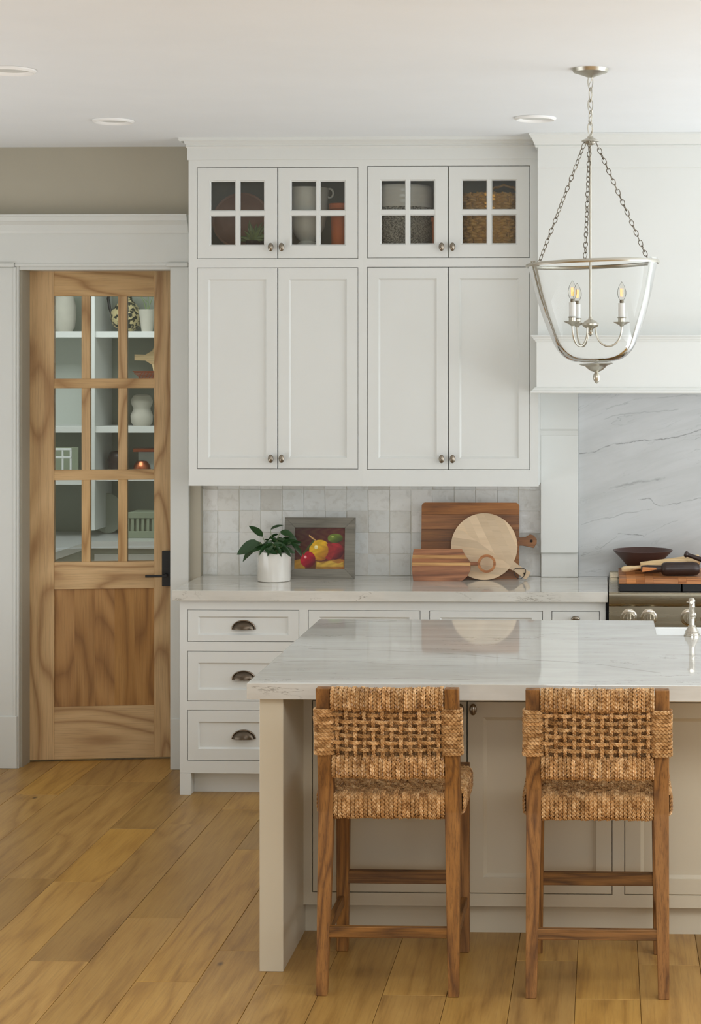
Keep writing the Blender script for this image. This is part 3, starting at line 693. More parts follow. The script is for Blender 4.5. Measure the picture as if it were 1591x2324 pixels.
# woven basket
X = inside(1116); t = thing('woven_basket', 'brown woven basket with twig handles behind the rightmost glazed door', 'basket', (X, YV, zsh2))
rows, segs = 9, 16
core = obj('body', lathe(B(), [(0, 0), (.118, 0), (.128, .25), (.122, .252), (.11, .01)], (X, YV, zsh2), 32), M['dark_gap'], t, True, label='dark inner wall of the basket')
for r_ in range(rows):
    for s_ in range(2):
        b = B(); pts = []
        n = segs*6
        for i in range(n):
            a = 2*pi*i/n; rr = .127+.012*(r_/rows)+.008*sin(segs/2*2*a/1+(pi if (r_+s_) % 2 else 0))
            pts.append((X+rr*cos(a), YV+rr*sin(a), zsh2+.012+r_*.0275+s_*.012+.003*sin(segs*a)))
        tube(b, pts, .0082, 6, True); obj('strand', b, M['basket'], t, True)
b = B()
for i in range(22):
    a = 2*pi*i/22; tube(b, [(X+.126*cos(a), YV+.126*sin(a), zsh2), (X+.139*cos(a), YV+.139*sin(a), zsh2+.255)], .005, 5)
obj('stakes', b, M['basket'], t, True, kind='stuff')
b = B(); tube(b, [(X+.06-.07*cos(a), YV-.05, zsh2+.24+.05*sin(a)+.004*sin(a*9)) for a in [pi*i/14 for i in range(15)]], .006, 6); obj('handle', b, M['basket'], t, True)

# ------------------------------------------------------------------ range hood
YH = 8.30; hx0 = PX(1220, YH); hx1 = 1.55
t = thing('range_hood', 'white panelled range hood with mantel shelf beside the wall cabinets', 'range hood', ((hx0+hx1)/2, 8.5, PZ(893, 1400, 8.16)))
z_mb, z_m1, z_m2, z_mt = PZ(893, 1400, 8.16), PZ(879, 1400, 8.19), PZ(776, 1400, 8.19), PZ(760, 1400, 8.16)
YM = 8.20
obj('body', box(B(), hx0, hx1, YH, YT-.003, z_mt-.01, ZC-.15, .002), M['white'], t)
obj('frieze', box(B(), hx0-.0, hx1, YH-.006, YT-.003, ZC-.155, ZC-.06, .002), M['white'], t)
mx0 = PX(1217, YM)
obj('mantel', box(B(), mx0, hx1+.03, YM, YT-.04, z_m1-.002, z_m2+.002, .002), M['white'], t)
def mould(profile, xL, xR, name, yback=YU-.003):
    """profile: (offset outward, z); mitred front and left return, kept in front of the cabinet face"""
    bm = B(); A = []
    for o, z in profile: A.append((bm.verts.new((xR+o, YT-.05, z)), bm.verts.new((xR+o, YM-o, z)), bm.verts.new((xL-o, YM-o, z)), bm.verts.new((xL-o, yback, z))))
    for p, q in zip(A, A[1:]):
        for k_ in range(3): bm.faces.new((p[k_], p[k_+1], q[k_+1], q[k_]))
    bm.faces.new([a for a in (A[0][0], A[0][1], A[0][2], A[0][3])]); bm.faces.new([A[-1][k_] for k_ in (3, 2, 1, 0)])
    bmesh.ops.recalc_face_normals(bm, faces=bm.faces)
    return obj(name, bm, M['white'], t)
mould([(0, z_m2), (.004, z_m2+.002), (.006, z_m2+.008), (.012, z_m2+.012), (.014, z_m2+.018), (.02, z_m2+.022), (.024, z_m2+.026), (.024, z_mt-.003), (.021, z_mt)], mx0, hx1+.03, 'mantel_cap')
mould([(.021, z_mb), (.024, z_mb+.003), (.024, z_mb+.010), (.018, z_mb+.014), (.014, z_mb+.016), (.012, z_mb+.022), (.006, z_mb+.026), (.003, z_m1)], mx0, hx1+.03, 'mantel_base')
_ym = YM; YM = YH
mould([(0.006, ZC-.062), (.010, ZC-.060), (.012, ZC-.056), (.009, ZC-.052), (.014, ZC-.049), (.017, ZC-.04), (.023, ZC-.025), (.033, ZC-.012), (.037, ZC-.009), (.037, ZC-.0005)], hx0, hx1, 'crown', yback=YU-.06)
YM = _ym
# pilaster beside the slab
YP = 8.715; px0, px1 = PX(1227, YP), PX(1312, YP)
t = thing('pilaster', 'white pilaster between the tiled wall and the stone slab', 'pilaster', ((px0+px1)/2, YP, ZCT))
zq = PZ(1255, 1270, YP)
obj('shaft', box(B(), px0, px1, YP-.0, YT+.01, zq, z_mb+.0, .002), M['white'], t)
obj('base_block', box(B(), px0+.001, px1-.001, YP+.022, YT+.01, ZCT+.001, zq, .002), M['white'], t)
zz = PZ(975, 1270, YP); 
prism(b := B(), [(YP+.004, zz-.03), (YP-.004, zz-.026), (YP-.01, zz-.006), (YP-.024, zz+.004), (YP-.024, zz+.014), (YP-.024, z_mb), (YP+.004, z_mb)], 'X', px0, px1); obj('capital', b, M['white'], t)
# stone slab
def sl(px, py): return (PX(px, YT-.01), PZ(py, px, YT-.01))
sc_ = [([sl(1314, 1030), sl(1345, 1026), sl(1362, 1018), sl(1400, 1008), sl(1440, 1001), sl(1500, 996), sl(1591, 974)], .0011, .95),
       ([sl(1385, 1108), sl(1420, 1101), sl(1447, 1092), sl(1475, 1090), sl(1510, 1083)], .0022, .5),
       ([sl(1447, 1134), sl(1475, 1132), sl(1490, 1147), sl(1530, 1142), sl(1591, 1130)], .0010, .7),
       ([sl(1320, 1190), sl(1360, 1180), sl(1410, 1168), sl(1480, 1156)], .0009, .5),
       ([sl(1318, 1262), sl(1360, 1244), sl(1400, 1217)], .0008, .5), ([sl(1402, 1211), sl(1430, 1213), sl(1462, 1217)], .0009, .8),
       ([sl(1375, 930), sl(1410, 918), sl(1460, 905), sl(1591, 897)], .0012, .35), ([sl(1372, 952), sl(1420, 940), sl(1465, 937), sl(1540, 930)], .0012, .4),
       ([sl(1462, 1217), sl(1490, 1200), sl(1540, 1180)], .0006, .4)]
bm = box(B(), px1+.0005, 2.0, YT-.01, YT+.011, ZCT+.0005, z_mb+.02)
t = obj('stone_backsplash', bm, quartz('quartzite_slab', (194, 195, 194), (180, 181, 179), (100, 100, 96), 'XZ', sc_, .3, .22, .6))
tag(t, 'white veined stone slab on the wall behind the range', 'backsplash')

# ------------------------------------------------------------------ tiled backsplash
t = thing('tile_backsplash', 'handmade off-white square tiles between counter and wall cabinets', 'backsplash', (XCOR, YT+.008, ZCT))
xe = PX(1226, YT); tx = [XCOR]+[PX(494+48.75*i, YT) for i in range(16)]
tx = [x for x in tx if x < px0+.0]+[px0-.001]
if tx[-1]-tx[-2] < .02: tx.pop(-2)
tz = [ZCT]+[PZ(p, 700, YT) for p in (1256, 1208.6, 1159, 1111, 1062.5)]
obj('grout', box(B(), XCOR, px0, YT+.0024, YT+.0119, ZCT, tz[-1]), M['grout'], t)
tm = []
for i in range(4):
    bm = B(); rr = random.Random(i+20)
    box(bm, -.5, .5, -.004, .004, -.5, .5)
    bmesh.ops.transform(bm, matrix=Matrix.Diagonal((1, 1, 1, 1)), verts=bm.verts)
    for v in bm.verts: v.co += Vector((rr.uniform(-.012, .012), 0, rr.uniform(-.012, .012)))
    fr = [f for f in bm.faces if f.normal.y < -.9]
    r = bmesh.ops.inset_region(bm, faces=fr, thickness=.02, depth=0)
    for f in bm.faces:
        if f.normal.y < -.9 and all(abs(v.co.x) < .49 for v in f.verts):
            for v in f.verts: v.co.y -= .0012
    tm.append(mesh_of('tile', bm, M['tile']))
rn = random.Random(11)
for i in range(len(tx)-1):
    for j_ in range(len(tz)-1):
        a, c, d, e = tx[i], tx[i+1], tz[j_], tz[j_+1]; g = .0009
        o = inst('tile', tm[rn.randrange(4)], t, ((a+c)/2-XCOR, -.004+rn.uniform(-.0008, .0008), (d+e)/2-ZCT), (radians(rn.uniform(-.9, .9)), 0, radians(rn.uniform(-.9, .9))))
        o.scale = (c-a-2*g, 1, e-d-2*g)

# ------------------------------------------------------------------ base cabinets and counter
bx0 = PX(408, YB)
def bz(py, px=552): return PZ(py, px, YB)
def cup_pull(parent, X, Y, Z, w=.104):
    """bin cup pull: half dome with a flat rim, open below"""
    bm = B(); nu, nv = 20, 7; R = w/2; rows_ = []
    for j_ in range(nv+1):
        ph = (pi/2)*j_/nv; row = []
        for i in range(nu+1):
            a = pi*i/nu; x = cos(a)*(R*.9*cos(ph)+R*.02); z = sin(a)*(.036*cos(ph)+.001)
            y = -.024*sin(ph)-.002
            row.append(bm.verts.new((X+x, Y+y, Z-.017+z)))
        rows_.append(row)
    for A, C in zip(rows_, rows_[1:]):
        for i in range(nu): bm.faces.new((A[i], C[i], C[i+1], A[i+1]))
    bmesh.ops.solidify(bm, geom=bm.faces[:], thickness=.0015)
    tube(bm, [(X+cos(pi*i/24)*R, Y-.002, Z-.017+sin(pi*i/24)*.039) for i in range(25)], .0034, 8)
    # dome fill behind
    return obj('cup_pull', bm, M['bronze'], parent, True)
def base_unit(xL, xR, dx0, dx1, rows_, label, foot=False, pull='cup'):
    t = thing('base_cabinet', label, 'cabinet', ((xL+xR)/2, YB+.28, 0), 0, 'base cabinets under the counter')
    zt, zb_ = ZCT-.0455, .097
    holes = [(dx0, dx1, a, c) for a, c in rows_]
    front_frame(t, xL, xR, zb_, zt, holes, YB, .02, M['white'])
    b = B(); box(b, xL, xL+.016, YB+.02, YT, .0 if foot else zb_, zt); box(b, xR-.016, xR, YB+.02, YT, zb_, zt); box(b, xL+.016, xR-.016, YB+.02, YT, zb_, zb_+.02); box(b, xL+.016, xR-.016, YT-.02, YT, zb_, zt)
    obj('carcass', b, M['white'], t)
    obj('toe_kick', box(B(), xL+(.05 if foot else 0), xR, YB+.065, YB+.08, 0, zb_), M['white'], t)
    if foot: 
        b = B(); box(b, xL, PX(433, YB), YB, YB+.02, 0, zb_+.001); box(b, PX(433, YB)-.015, PX(433, YB), YB+.02, YB+.075, 0, zb_+.001); obj('foot', b, M['white'], t)
    b = B()
    for a, c in rows_:
        d = obj('drawer', box(B(), dx0+G, dx1-G, YB+.001, YB+.02, a+G, c-G, .0015) if pull == 'knob' else door_frame(B(), dx0+G, dx1-G, a+G, c-G, YB+.001, .02, .046, .028 if c-a < .2 else .05, .007, .009), M['white'], t)
        rl = .028 if c-a < .2 else .05
        if pull == 'cup': obj('panel', panel_box(B(), dx0+G+.05, dx1-G-.05, a+G+rl+.004, c-G-rl-.004, YB+.0105, YB+.016), M['white'], d)
        if pull == 'cup': cup_pull(d, (dx0+dx1)/2, YB+.0105, (a+c)/2+.0)
        else: knob(d, (dx0+dx1)/2, YB+.001, c-.031, True)
    return t
R0 = [(bz(1457), bz(1384)), (bz(1592), bz(1478)), (bz(1727), bz(1612))]
bxs = [bx0, PX(689, YB), PX(964, YB), PX(1242, YB), PX(1376, YB)]
base_unit(bxs[0], bxs[1], PX(425, YB), PX(679, YB), R0, 'white three-drawer base cabinet at the left end of the counter with footed toe kick', True)
base_unit(bxs[1], bxs[2], PX(699, YB), PX(954, YB), R0, 'white three-drawer base cabinet next to the left-end one, mostly behind the island')
base_unit(bxs[2], bxs[3], PX(974, YB), PX(1232, YB), R0, 'white three-drawer base cabinet below the cutting boards, mostly behind the island')
base_unit(bxs[3], bxs[4]-.003, PX(1252, YB), PX(1361, YB), R0, 'narrow white base cabinet with an oval knob beside the range', pull='knob')
ct_x0 = PX(390, YBE)
def cpt(px, py): x, y = PF(px, py, ZCT); return (x, y)
mq = quartz('quartzite_counter', (222, 219, 211), (202, 199, 190), (118, 110, 96), 'XY', [([PF(440, 1330, ZCT), PF(620, 1328, ZCT), PF(820, 1333, ZCT)], .001, .4)], .0, .05, 1.1)
cx1 = PX(1379, YBE)
prism(b := B(), [(ct_x0, YBE), (cx1, YBE), (cx1, YT+.003), (XCOR+.001, YT+.003), (XCOR+.001, YD-.002), (XCOR-.0, YD-.002), (ct_x0, YD-.002)] if ct_x0 > XCOR-.002 else
      [(ct_x0, YBE), (cx1, YBE), (cx1, YT+.003), (XCOR+.001, YT+.003), (XCOR+.001, YDC-.012), (ct_x0, YDC-.012)], 'Z', ZCT-.045, ZCT, .0015)
tag(obj('countertop', b, mq), 'veined grey-white stone countertop along the tiled wall', 'countertop')

# ------------------------------------------------------------------ range
rx0, rx1, YR = PX(1382, 8.19), PX(1382, 8.19)+1.2, 8.17
t = thing('kitchen_range', 'stainless steel range with chrome knobs under the hood', 'range', ((rx0+rx1)/2, 8.45, 0))
zr = ZCT-.002
obj('body', box(B(), rx0, rx1, YR+.02, YT-.012, .1, zr-.004, .002), M['steel'], t)
b = B(); box(b, rx0, PX(1404, YR), YR+.0, YT-.012, zr-.004, zr+.002, .001); box(b, PX(1404, YR), rx1, YR, YT-.012, zr-.004, zr, .001); obj('cooktop', b, M['steel'], t)
obj('back_ledge', box(B(), rx0+.004, rx1, YT-.05, YT-.012, zr, zr+.03, .003), M['steel'], t)
prism(b := B(), [(YR+.02, zr-.004), (YR-.01, zr-.004), (YR-.016, zr-.01), (YR-.016, zr-.05), (YR-.012, zr-.056), (YR+.004, zr-.062), (YR+.02, zr-.064)], 'X', rx0, rx1); obj('bullnose', b, M['steel'], t, True)
zp = PZ(1450, 1450, YR)
obj('control_panel', box(B(), rx0, rx1, YR+.004, YR+.022, zr-.26, zr-.06, .001), M['steel'], t)
obj('oven_door', box(B(), rx0+.01, rx1-.01, YR+.0, YR+.022, .16, zr-.27, .004), M['steel'], t)
obj('oven_handle', tube(B(), [(rx0+.06, YR-.05, .6), (rx1-.06, YR-.05, .6)], .012, 12), M['steel'], t)
zk = PZ(1401, 1450, YR)
for px in (1427.5, 1472.5, 1563, 1608, 1653):
    X = PX(px, YR-.01); b = B()
    lathe(b, [(.0, 0), (.036, 0), (.036, .006), (.030, .009), (0, .009)], (X, YR+.004, zk), 32, mat=Matrix.Rotation(pi/2, 4, 'X'))
    kb = obj('knob_bezel', b, M['polnickel'], t, True)
    b = B(); lathe(b, [(0, .009), (.026, .009), (.027, .012), (.026, .034), (.022, .038), (0, .038)], (X, YR+.004, zk), 32, mat=Matrix.Rotation(pi/2, 4, 'X'))
    box(b, X-.010, X+.010, YR-.042, YR-.03, zk-.025, zk+.025, .003); obj('knob', b, M['steel'], kb, True)
# grates
for i, (a, c) in enumerate(((PX(1406, 8.21), PX(1545, 8.21)), (PX(1549, 8.21), PX(1549, 8.21)+.27), (PX(1549, 8.21)+.276, PX(1549, 8.21)+.55))):
    b = B(); box(b, a, c, 8.21, 8.235, zr+.0, zr+.033, .002); box(b, a, c, 8.66, 8.68, zr, zr+.033, .002)
    box(b, a, a+.015, 8.235, 8.66, zr+.012, zr+.033, .002); box(b, c-.015, c, 8.235, 8.66, zr+.012, zr+.033, .002)
    for q in range(1, 5): box(b, a+(c-a)*q/5-.005, a+(c-a)*q/5+.005, 8.235, 8.66, zr+.018, zr+.033)
    obj('grate', b, M['blackiron'], t)
    obj('burner', lathe(B(), [(0, 0), (.05, 0), (.05, .01), (.03, .014), (0, .014)], ((a+c)/2, 8.35, zr), 24), M['blackiron'], t, True)
# butcher block on the grates
zb0 = zr+.034; zb1 = zb0+.022; ax0 = PX(1405, 8.215); ax1 = ax0+.62; ay0, ay1 = 8.215, 8.655
t = thing('butcher_block', 'thick orange-brown butcher block board lying across the range grates', 'cutting board', ((ax0+ax1)/2, 8.43, zb0))
ww = [0, .032, .075, .115, .152, .262, .298, .375, .44, .52, .588, .62]
for i in range(len(ww)-1):
    if i in (0, 10):
        obj('block', box(B(), ax0+ww[i], ax0+ww[i+1]-.0002, ay0, ay1, zb0, zb1, .001), M['butcher'], t)
    else:
        ycut = [0, .12, .26, .37, .44] if i % 2 else [0, .07, .2, .31, .44]
        for p, q in zip(ycut, ycut[1:]): obj('block', box(B(), ax0+ww[i], ax0+ww[i+1]-.0002, ay0+p, ay0+q-.0002, zb0, zb1, .0006), M['butcher'], t)
# dark bowl
Yb = 8.605; X = PX(1459, Yb); zrim = PZ(1248, 1459, Yb)
t = thing('wooden_bowl', 'wide dark brown conical bowl behind the rolling pins', 'bowl', (X, Yb, zb1)); h = zrim-zb1
obj('body', lathe(B(), [(0, .0), (.055, .0), (.062, .004), (.105, h*.6), (.137, h-.004), (.1385, h), (.134, h), (.1, h*.62), (.055, .014), (0, .012)], (X, Yb, zb1), 64), M['bowlwood'], t, True)
# rolling pins
def pin(name, label, cat, p0, p1, prof, mat):
    t = thing(name, label, cat, tuple((Vector(p0)+Vector(p1))/2)); d = Vector(p1)-Vector(p0); L = d.length
    rotm = d.to_track_quat('Z', 'Y').to_matrix().to_4x4()
    return t, rotm, L
def pinparts(t, p0, rotm, parts):
    for nm, prof, mat in parts: obj(nm, lathe(B(), prof, p0, 28, mat=rotm), mat, t, True)
r1 = .0235; Yq = 8.41; P0 = Vector((PX(1411, Yq-.02), Yq-.02, zb1+.021)); P1 = Vector((P0.x+.44, Yq+.03, zb1+.074))
t, rm, L = pin('rolling_pin', 'pale maple rolling pin with turned handles lying on the butcher block', 'rolling pin', P0, P1, None, None)
pinparts(t, P0, rm, [('handle', [(0, 0), (.010, 0), (.0135, .01), (.014, .03), (.010, .06), (.009, .085), (.010, .09)], M['maple']), ('barrel', [(.009, .088), (.022, .088), (r1, .092), (r1, L-.092), (.022, L-.088), (.009, L-.088)], M['maple']), ('handle', [(.010, L-.09), (.009, L-.085), (.010, L-.06), (.014, L-.03), (.0135, L-.01), (.010, L), (0, L)], M['maple'])])
r2 = .031; Yq = 8.32; P0 = Vector((PX(1455, Yq), Yq, zb1+r2+.001)); P1 = Vector((PX(1588, Yq+.01), Yq+.015, zb1+r2+.001))
t, rm, L = pin('wooden_pestle', 'thick dark wood pestle with chipped tan handle in front of the rolling pin', 'pestle', P0, P1, None, None)
pinparts(t, P0, rm, [('handle', [(0, 0), (.012, .0), (.0165, .006), (.018, .03), (.017, .06), (.016, .092), (.018, .095)], M['darkwood']), ('head', [(.015, .09), (.024, .094), (.029, .102), (r2, .115), (r2, L-.03), (.028, L-.012), (.02, L-.002), (0, L)], M['darkwood'])])
obj('bare_patch', prism(B(), [(P0.x+.004, P0.z-.012), (P0.x+.07, P0.z+.0), (P0.x+.066, P0.z+.008), (P0.x+.006, P0.z+.011)], 'Y', P0.y-.0195, P0.y-.012), M['butcher'], t, label='bare tan wood where the dark finish is chipped')
P0 = Vector((PX(1552, 8.42), 8.375, zb1+.096)); P1 = Vector((P0.x+.17, 8.345, zb1+.04))
t, rm, L = pin('wooden_stick', 'thin dark turned wooden handle slanting over the pale rolling pin', 'utensil', P0, P1, None, None)
pinparts(t, P0, rm, [('knob_end', [(0, 0), (.010, .001), (.0145, .006), (.0145, .013), (.010, .018)], M['darkwood']), ('shaft', [(.010, .017), (.0095, .03), (.011, .07), (.0125, L-.005), (0, L)], M['darkwood'])])

# ------------------------------------------------------------------ boards, picture, plant on the counter
def rrect(x0, x1, z0, z1, rs, n=6):
    """rs radii bl, br, tr, tl"""
    P = []
    for (cx_, cz_, a0, r) in ((x0+rs[0], z0+rs[0], pi, rs[0]), (x1-rs[1], z0+rs[1], 1.5*pi, rs[1]), (x1-rs[2], z1-rs[2], 0, rs[2]), (x0+rs[3], z1-rs[3], .5*pi, rs[3])):
        for i in range(n+1): a = a0+pi/2*i/n; P.append((cx_+r*cos(a), cz_+r*sin(a)))
    return P
def clip(poly, nx, nz, d):
    """keep nx*x+nz*z <= d"""
    out = []
    for i, p in enumerate(poly):
        q = poly[(i+1) % len(poly)]; a = nx*p[0]+nz*p[1]-d; b_ = nx*q[0]+nz*q[1]-d
        if a <= 0: out.append(p)
        if a*b_ < 0: s_ = a/(a-b_); out.append((p[0]+(q[0]-p[0])*s_, p[1]+(q[1]-p[1])*s_))
    o2 = []
    for p in out:
        if not o2 or abs(p[0]-o2[-1][0])+abs(p[1]-o2[-1][1]) > 1e-5: o2.append(p)
    if len(o2) > 2 and abs(o2[0][0]-o2[-1][0])+abs(o2[0][1]-o2[-1][1]) < 1e-5: o2.pop()
    return o2
def leaner(name, label, cat, px, Y, lean):
    t = thing(name, label, cat, (PX(px, Y), Y, ZCT), 0, 'cutting boards leaning on the tiles' if name == 'cutting_board' else None); t.rotation_euler = (-lean, 0, 0); return t
# big dark board
Y = 8.66; t = leaner('cutting_board', 'large dark striped acacia board with side handle leaning on the tiles', 'cutting board', 1067, Y, radians(7))
sx_ = lambda px: PX(px, Y+.02)-t.location.x
szf = lambda py: PZ(py, 1067, Y+.02)-ZCT
x0, x1, z0, z1 = sx_(956), sx_(1178), .0, szf(1140)
body = rrect(x0, x1, z0, z1, (.012, .012, .018, .018))
cuts = [z0-.01, szf(1268), szf(1228), szf(1201), szf(1167), z1+.01]
for i in range(5):
    pl = clip(clip(body, 0, 1, cuts[i+1]-.0002), 0, -1, -cuts[i]-.0002)
    obj('strip', prism(B(), pl, 'Y', 0, .02, .0003), M['acacia'], t, local=True)
hz = szf(1226)
hpts = [(x1-.004, hz+.02), (x1+.006, hz+.014), (x1+.03, hz+.017), (x1+.052, hz+.03), (x1+.07, hz+.024), (x1+.083, hz+.006), (x1+.083, hz-.012), (x1+.068, hz-.034), (x1+.05, hz-.03), (x1+.02, hz-.024), (x1+.004, hz-.022), (x1-.004, hz-.03)]
obj('handle', prism(B(), hpts, 'Y', .001, .019, .002), M['acacia'], t, local=True)
obj('hole', lathe(B(), [(0, 0), (.0065, 0), (.0065, .002), (0, .002)], (x1+.058, .0, hz-.002), 16, mat=Matrix.Rotation(pi/2, 4, 'X')), M['soil'], t, local=True)
# round mango board
Y = 8.60; ctr = (1098, 1238.5); r = 75.5
t = leaner('cutting_board', 'round pale chevron wood board with short handle leaning on the dark board', 'cutting board', 1098, Y, radians(8))
R = (PX(1098+r, Y)-PX(1098-r, Y))/2; zc = R+.002
disc = [(R*cos(2*pi*i/72), zc+R*sin(2*pi*i/72)) for i in range(72)]
ang = radians(-36); au = (cos(ang), sin(ang)); an = (-sin(ang), cos(ang))
mid = R*.0
for side in (1, -1):
    da = ang-side*radians(28)  # strip direction on this side
    nx, nz = -sin(da), cos(da)
    half = clip(disc, -side*an[0], -side*an[1], -side*(an[1]*zc+.004*0))
    if len(half) < 3: continue
    vals = [nx*p[0]+nz*p[1] for p in half]; lo, hi = min(vals), max(vals); wst = .036; v0 = lo-random.uniform(0, .02)
    while v0 < hi:
        pl = clip(clip(half, nx, nz, v0+wst), -nx, -nz, -v0); v0 += wst
        if len(pl) >= 3 and sum(pl[i-1][0]*pl[i][1]-pl[i][0]*pl[i-1][1] for i in range(len(pl)))/2 > 2e-5:
            obj('chevron_strip', prism(B(), pl, 'Y', 0, .017), M['mango'], t, local=True)
b = B(); tube(b, [(R*cos(2*pi*i/72)*1.001, .0085, zc+R*sin(2*pi*i/72)*1.001) for i in range(72)], .0022, 6, True)
hw = .017; a0 = R*.97; a1 = R+.094
ha = radians(-33.5); au = (cos(ha), sin(ha)); an = (-sin(ha), cos(ha))
hpl = [(au[0]*a+an[0]*w_, zc+au[1]*a+an[1]*w_) for a, w_ in ((a0, .021), (a0, -.021), (R+.03, -hw), (a1-.006, -hw-.004), (a1, -hw), (a1, hw+.002), (a1-.005, hw+.004), (R+.03, hw))]
b.free(); mn = min(p[1] for p in hpl)
obj('handle', prism(B(), hpl, 'Y', .0005, .0165, .001), M['mango'], t, local=True)
hc = (au[0]*(a1-.022), zc+au[1]*(a1-.022))
obj('hole', lathe(B(), [(0, 0), (.005, 0), (.005, .002), (0, .002)], (hc[0], .0, hc[1]), 14, mat=Matrix.Rotation(pi/2, 4, 'X')), M['soil'], t, local=True)
b = B(); lp = []
for i in range(24):
    a = 2*pi*i/24; q = (hc[0]-.022+.028*cos(a), -.006-.004*sin(a), hc[1]+.006+.024*sin(a)+.006*cos(2*a)); lp.append(q)
tube(b, lp, .0015, 6, True); obj('leather_loop', b, M['blackmetal'], t, True, local=True)
# small acacia board with ring
Y = 8.555; t = leaner('cutting_board', 'small striped acacia serving board with ring handle in front of the round board', 'cutting board', 1000, Y, radians(8))
sx_ = lambda px: PX(px, Y)-t.location.x
szf = lambda py: PZ(py, 1000, Y)-ZCT
zt = szf(1246); pl = []
for i in range(9): a = i/8; pl.append((sx_(938-4*sin(pi*a)), zt*(1-a)))
pl += [(sx_(1045), 0), (sx_(1052), .008), (sx_(1061), .025), (sx_(1066), .05), (sx_(1067), .056), (sx_(1067), .086), (sx_(1063), .1), (sx_(1056), .118), (sx_(1047), zt)]
pl = pl[::-1]
cuts = [-.01, .068, .083, .101, zt+.01]; mats = ['acacia3', 'acacia2', 'acacia3', 'acacia3']; cuts = [-.01, szf(1285), szf(1277), szf(1268), szf(1260), zt+.01]; mats = ['acacia3', 'acacia2', 'acacia3', 'acacia2', 'acacia3']
for i, m in enumerate(mats):
    q = clip(clip(pl, 0, 1, cuts[i+1]), 0, -1, -cuts[i])
    obj('strip', prism(B(), q, 'Y', 0, .017, .0006), M[m], t, local=True)
rz = szf(1279); rx = sx_(1104)
b = B(); box(b, sx_(1065), rx-.036, .003, .014, rz-.008, rz+.008, .002); obj('neck', b, M['acacia3'], t, local=True)
b = B(); lathe(b, [(.031, -.008), (.042, -.008), (.0425, .008), (.031, .008), (.031, -.008)], (rx, .0085, rz), 40, mat=Matrix.Rotation(pi/2, 4, 'X')); obj('ring', b, M['butcher'], t, True, local=True)
# framed still life
Y = 8.63; t = leaner('framed_painting', 'small fruit still life painting in a grey wood frame leaning on the tiles', 'painting', 725, Y, radians(7))
sx_ = lambda px: PX(px, Y+.015)-t.location.x
fx0, fx1, fh = sx_(645), sx_(805), PZ(1174, 725, Y+.015)-ZCT
fb = .048
def mitre(nm, pts, m): obj(nm, prism(B(), pts, 'Y', 0, .02, .0015), m, t, local=True)
mitre('frame_side', [(fx0, 0), (fx1, 0), (fx1-fb, fb), (fx0+fb, fb)], M['framewood'])
mitre('frame_side', [(fx0, fh), (fx0+fb, fh-fb), (fx1-fb, fh-fb), (fx1, fh)], M['framewood'])
mitre('frame_side', [(fx0, 0), (fx0+fb, fb), (fx0+fb, fh-fb), (fx0, fh)], M['framewood'])
mitre('frame_side', [(fx1, 0), (fx1, fh), (fx1-fb, fh-fb), (fx1-fb, fb)], M['framewood'])
me = bpy.data.meshes.new('canvas'); nx_, nz_ = 200, 160; ix0, ix1, iz0, iz1 = fx0+fb-.002, fx1-fb+.002, fb-.002, fh-fb+.002
vs = [(ix0+(ix1-ix0)*i/nx_, .010, iz0+(iz1-iz0)*j_/nz_) for j_ in range(nz_+1) for i in range(nx_+1)]
fs = [(j_*(nx_+1)+i, j_*(nx_+1)+i+1, (j_+1)*(nx_+1)+i+1, (j_+1)*(nx_+1)+i) for j_ in range(nz_) for i in range(nx_)]
me.from_pydata(vs, [], fs)
def pcol(u, v):
    h = (math.sin(u*31+3*math.sin(v*23))*.5+.5)*.1
    c = (88+30*u-20*v, 38+14*h*8, 34)
    if v < .21+.03*sin(u*9): c = (178-60*u*(1-u), 130-20*u, 46) if u < .22 or .42 < u else (96, 52, 26)
    def ell(cx_, cy_, rx_, ry_, base, hi, lo):
        nonlocal c
        d = ((u-cx_)/rx_)**2+((v-cy_)/ry_)**2
        if d < 1:
            sh = max(0, min(1, .5-(u-cx_)/rx_*.35+(v-cy_)/ry_*.35)); c = tuple(lo[k_]+(base[k_]-lo[k_])*min(1, sh*1.6) for k_ in range(3))
            if ((u-cx_+rx_*.35)/rx_)**2+((v-cy_-ry_*.3)/ry_)**2 < .03: c = hi
    ell(.80, .43, .17, .2, (168, 40, 46), (230, 170, 160), (70, 14, 22))
    ell(.50, .45, .21, .25, (226, 176, 34), (250, 235, 170), (150, 86, 24))
    if ((u-.68)/.1)**2+((v-.42)/.2)**2 < 1 and ((u-.47)/.2)**2+((v-.45)/.23)**2 > 1: c = (150, 40, 40)
    ell(.27, .23, .15, .19, (186, 28, 48), (250, 170, 170), (90, 8, 24))
    ell(.80, .74, .15, .11, (110, 128, 48), (170, 180, 90), (50, 62, 24))
    if abs(v-(.35+1.6*(u-.17))) < .035 and .17 < u < .38: c = (74, 86, 40)
    if abs(v-(.68+.9*(.42-u))) < .02 and .28 < u < .42: c = (206, 160, 96)
    if .44 < u < .97 and .06 < v < .17+.03*sin(u*20): c = (204, 164, 66)
    return lin(tuple(max(0, min(255, x*(.92+h))) for x in c))
ca = me.color_attributes.new('print', 'FLOAT_COLOR', 'POINT')
ca.data.foreach_set('color', [x for j_ in range(nz_+1) for i in range(nx_+1) for x in pcol(i/nx_, j_/nz_)])
me.materials.append(M['canvas']); inst('canvas', me, t, label='painted yellow apple, dark red plums and green leaf on brown ground')
obj('backing', box(B(), ix0, ix1, .0105, .016, iz0, iz1), M['framewood'], t, local=True)

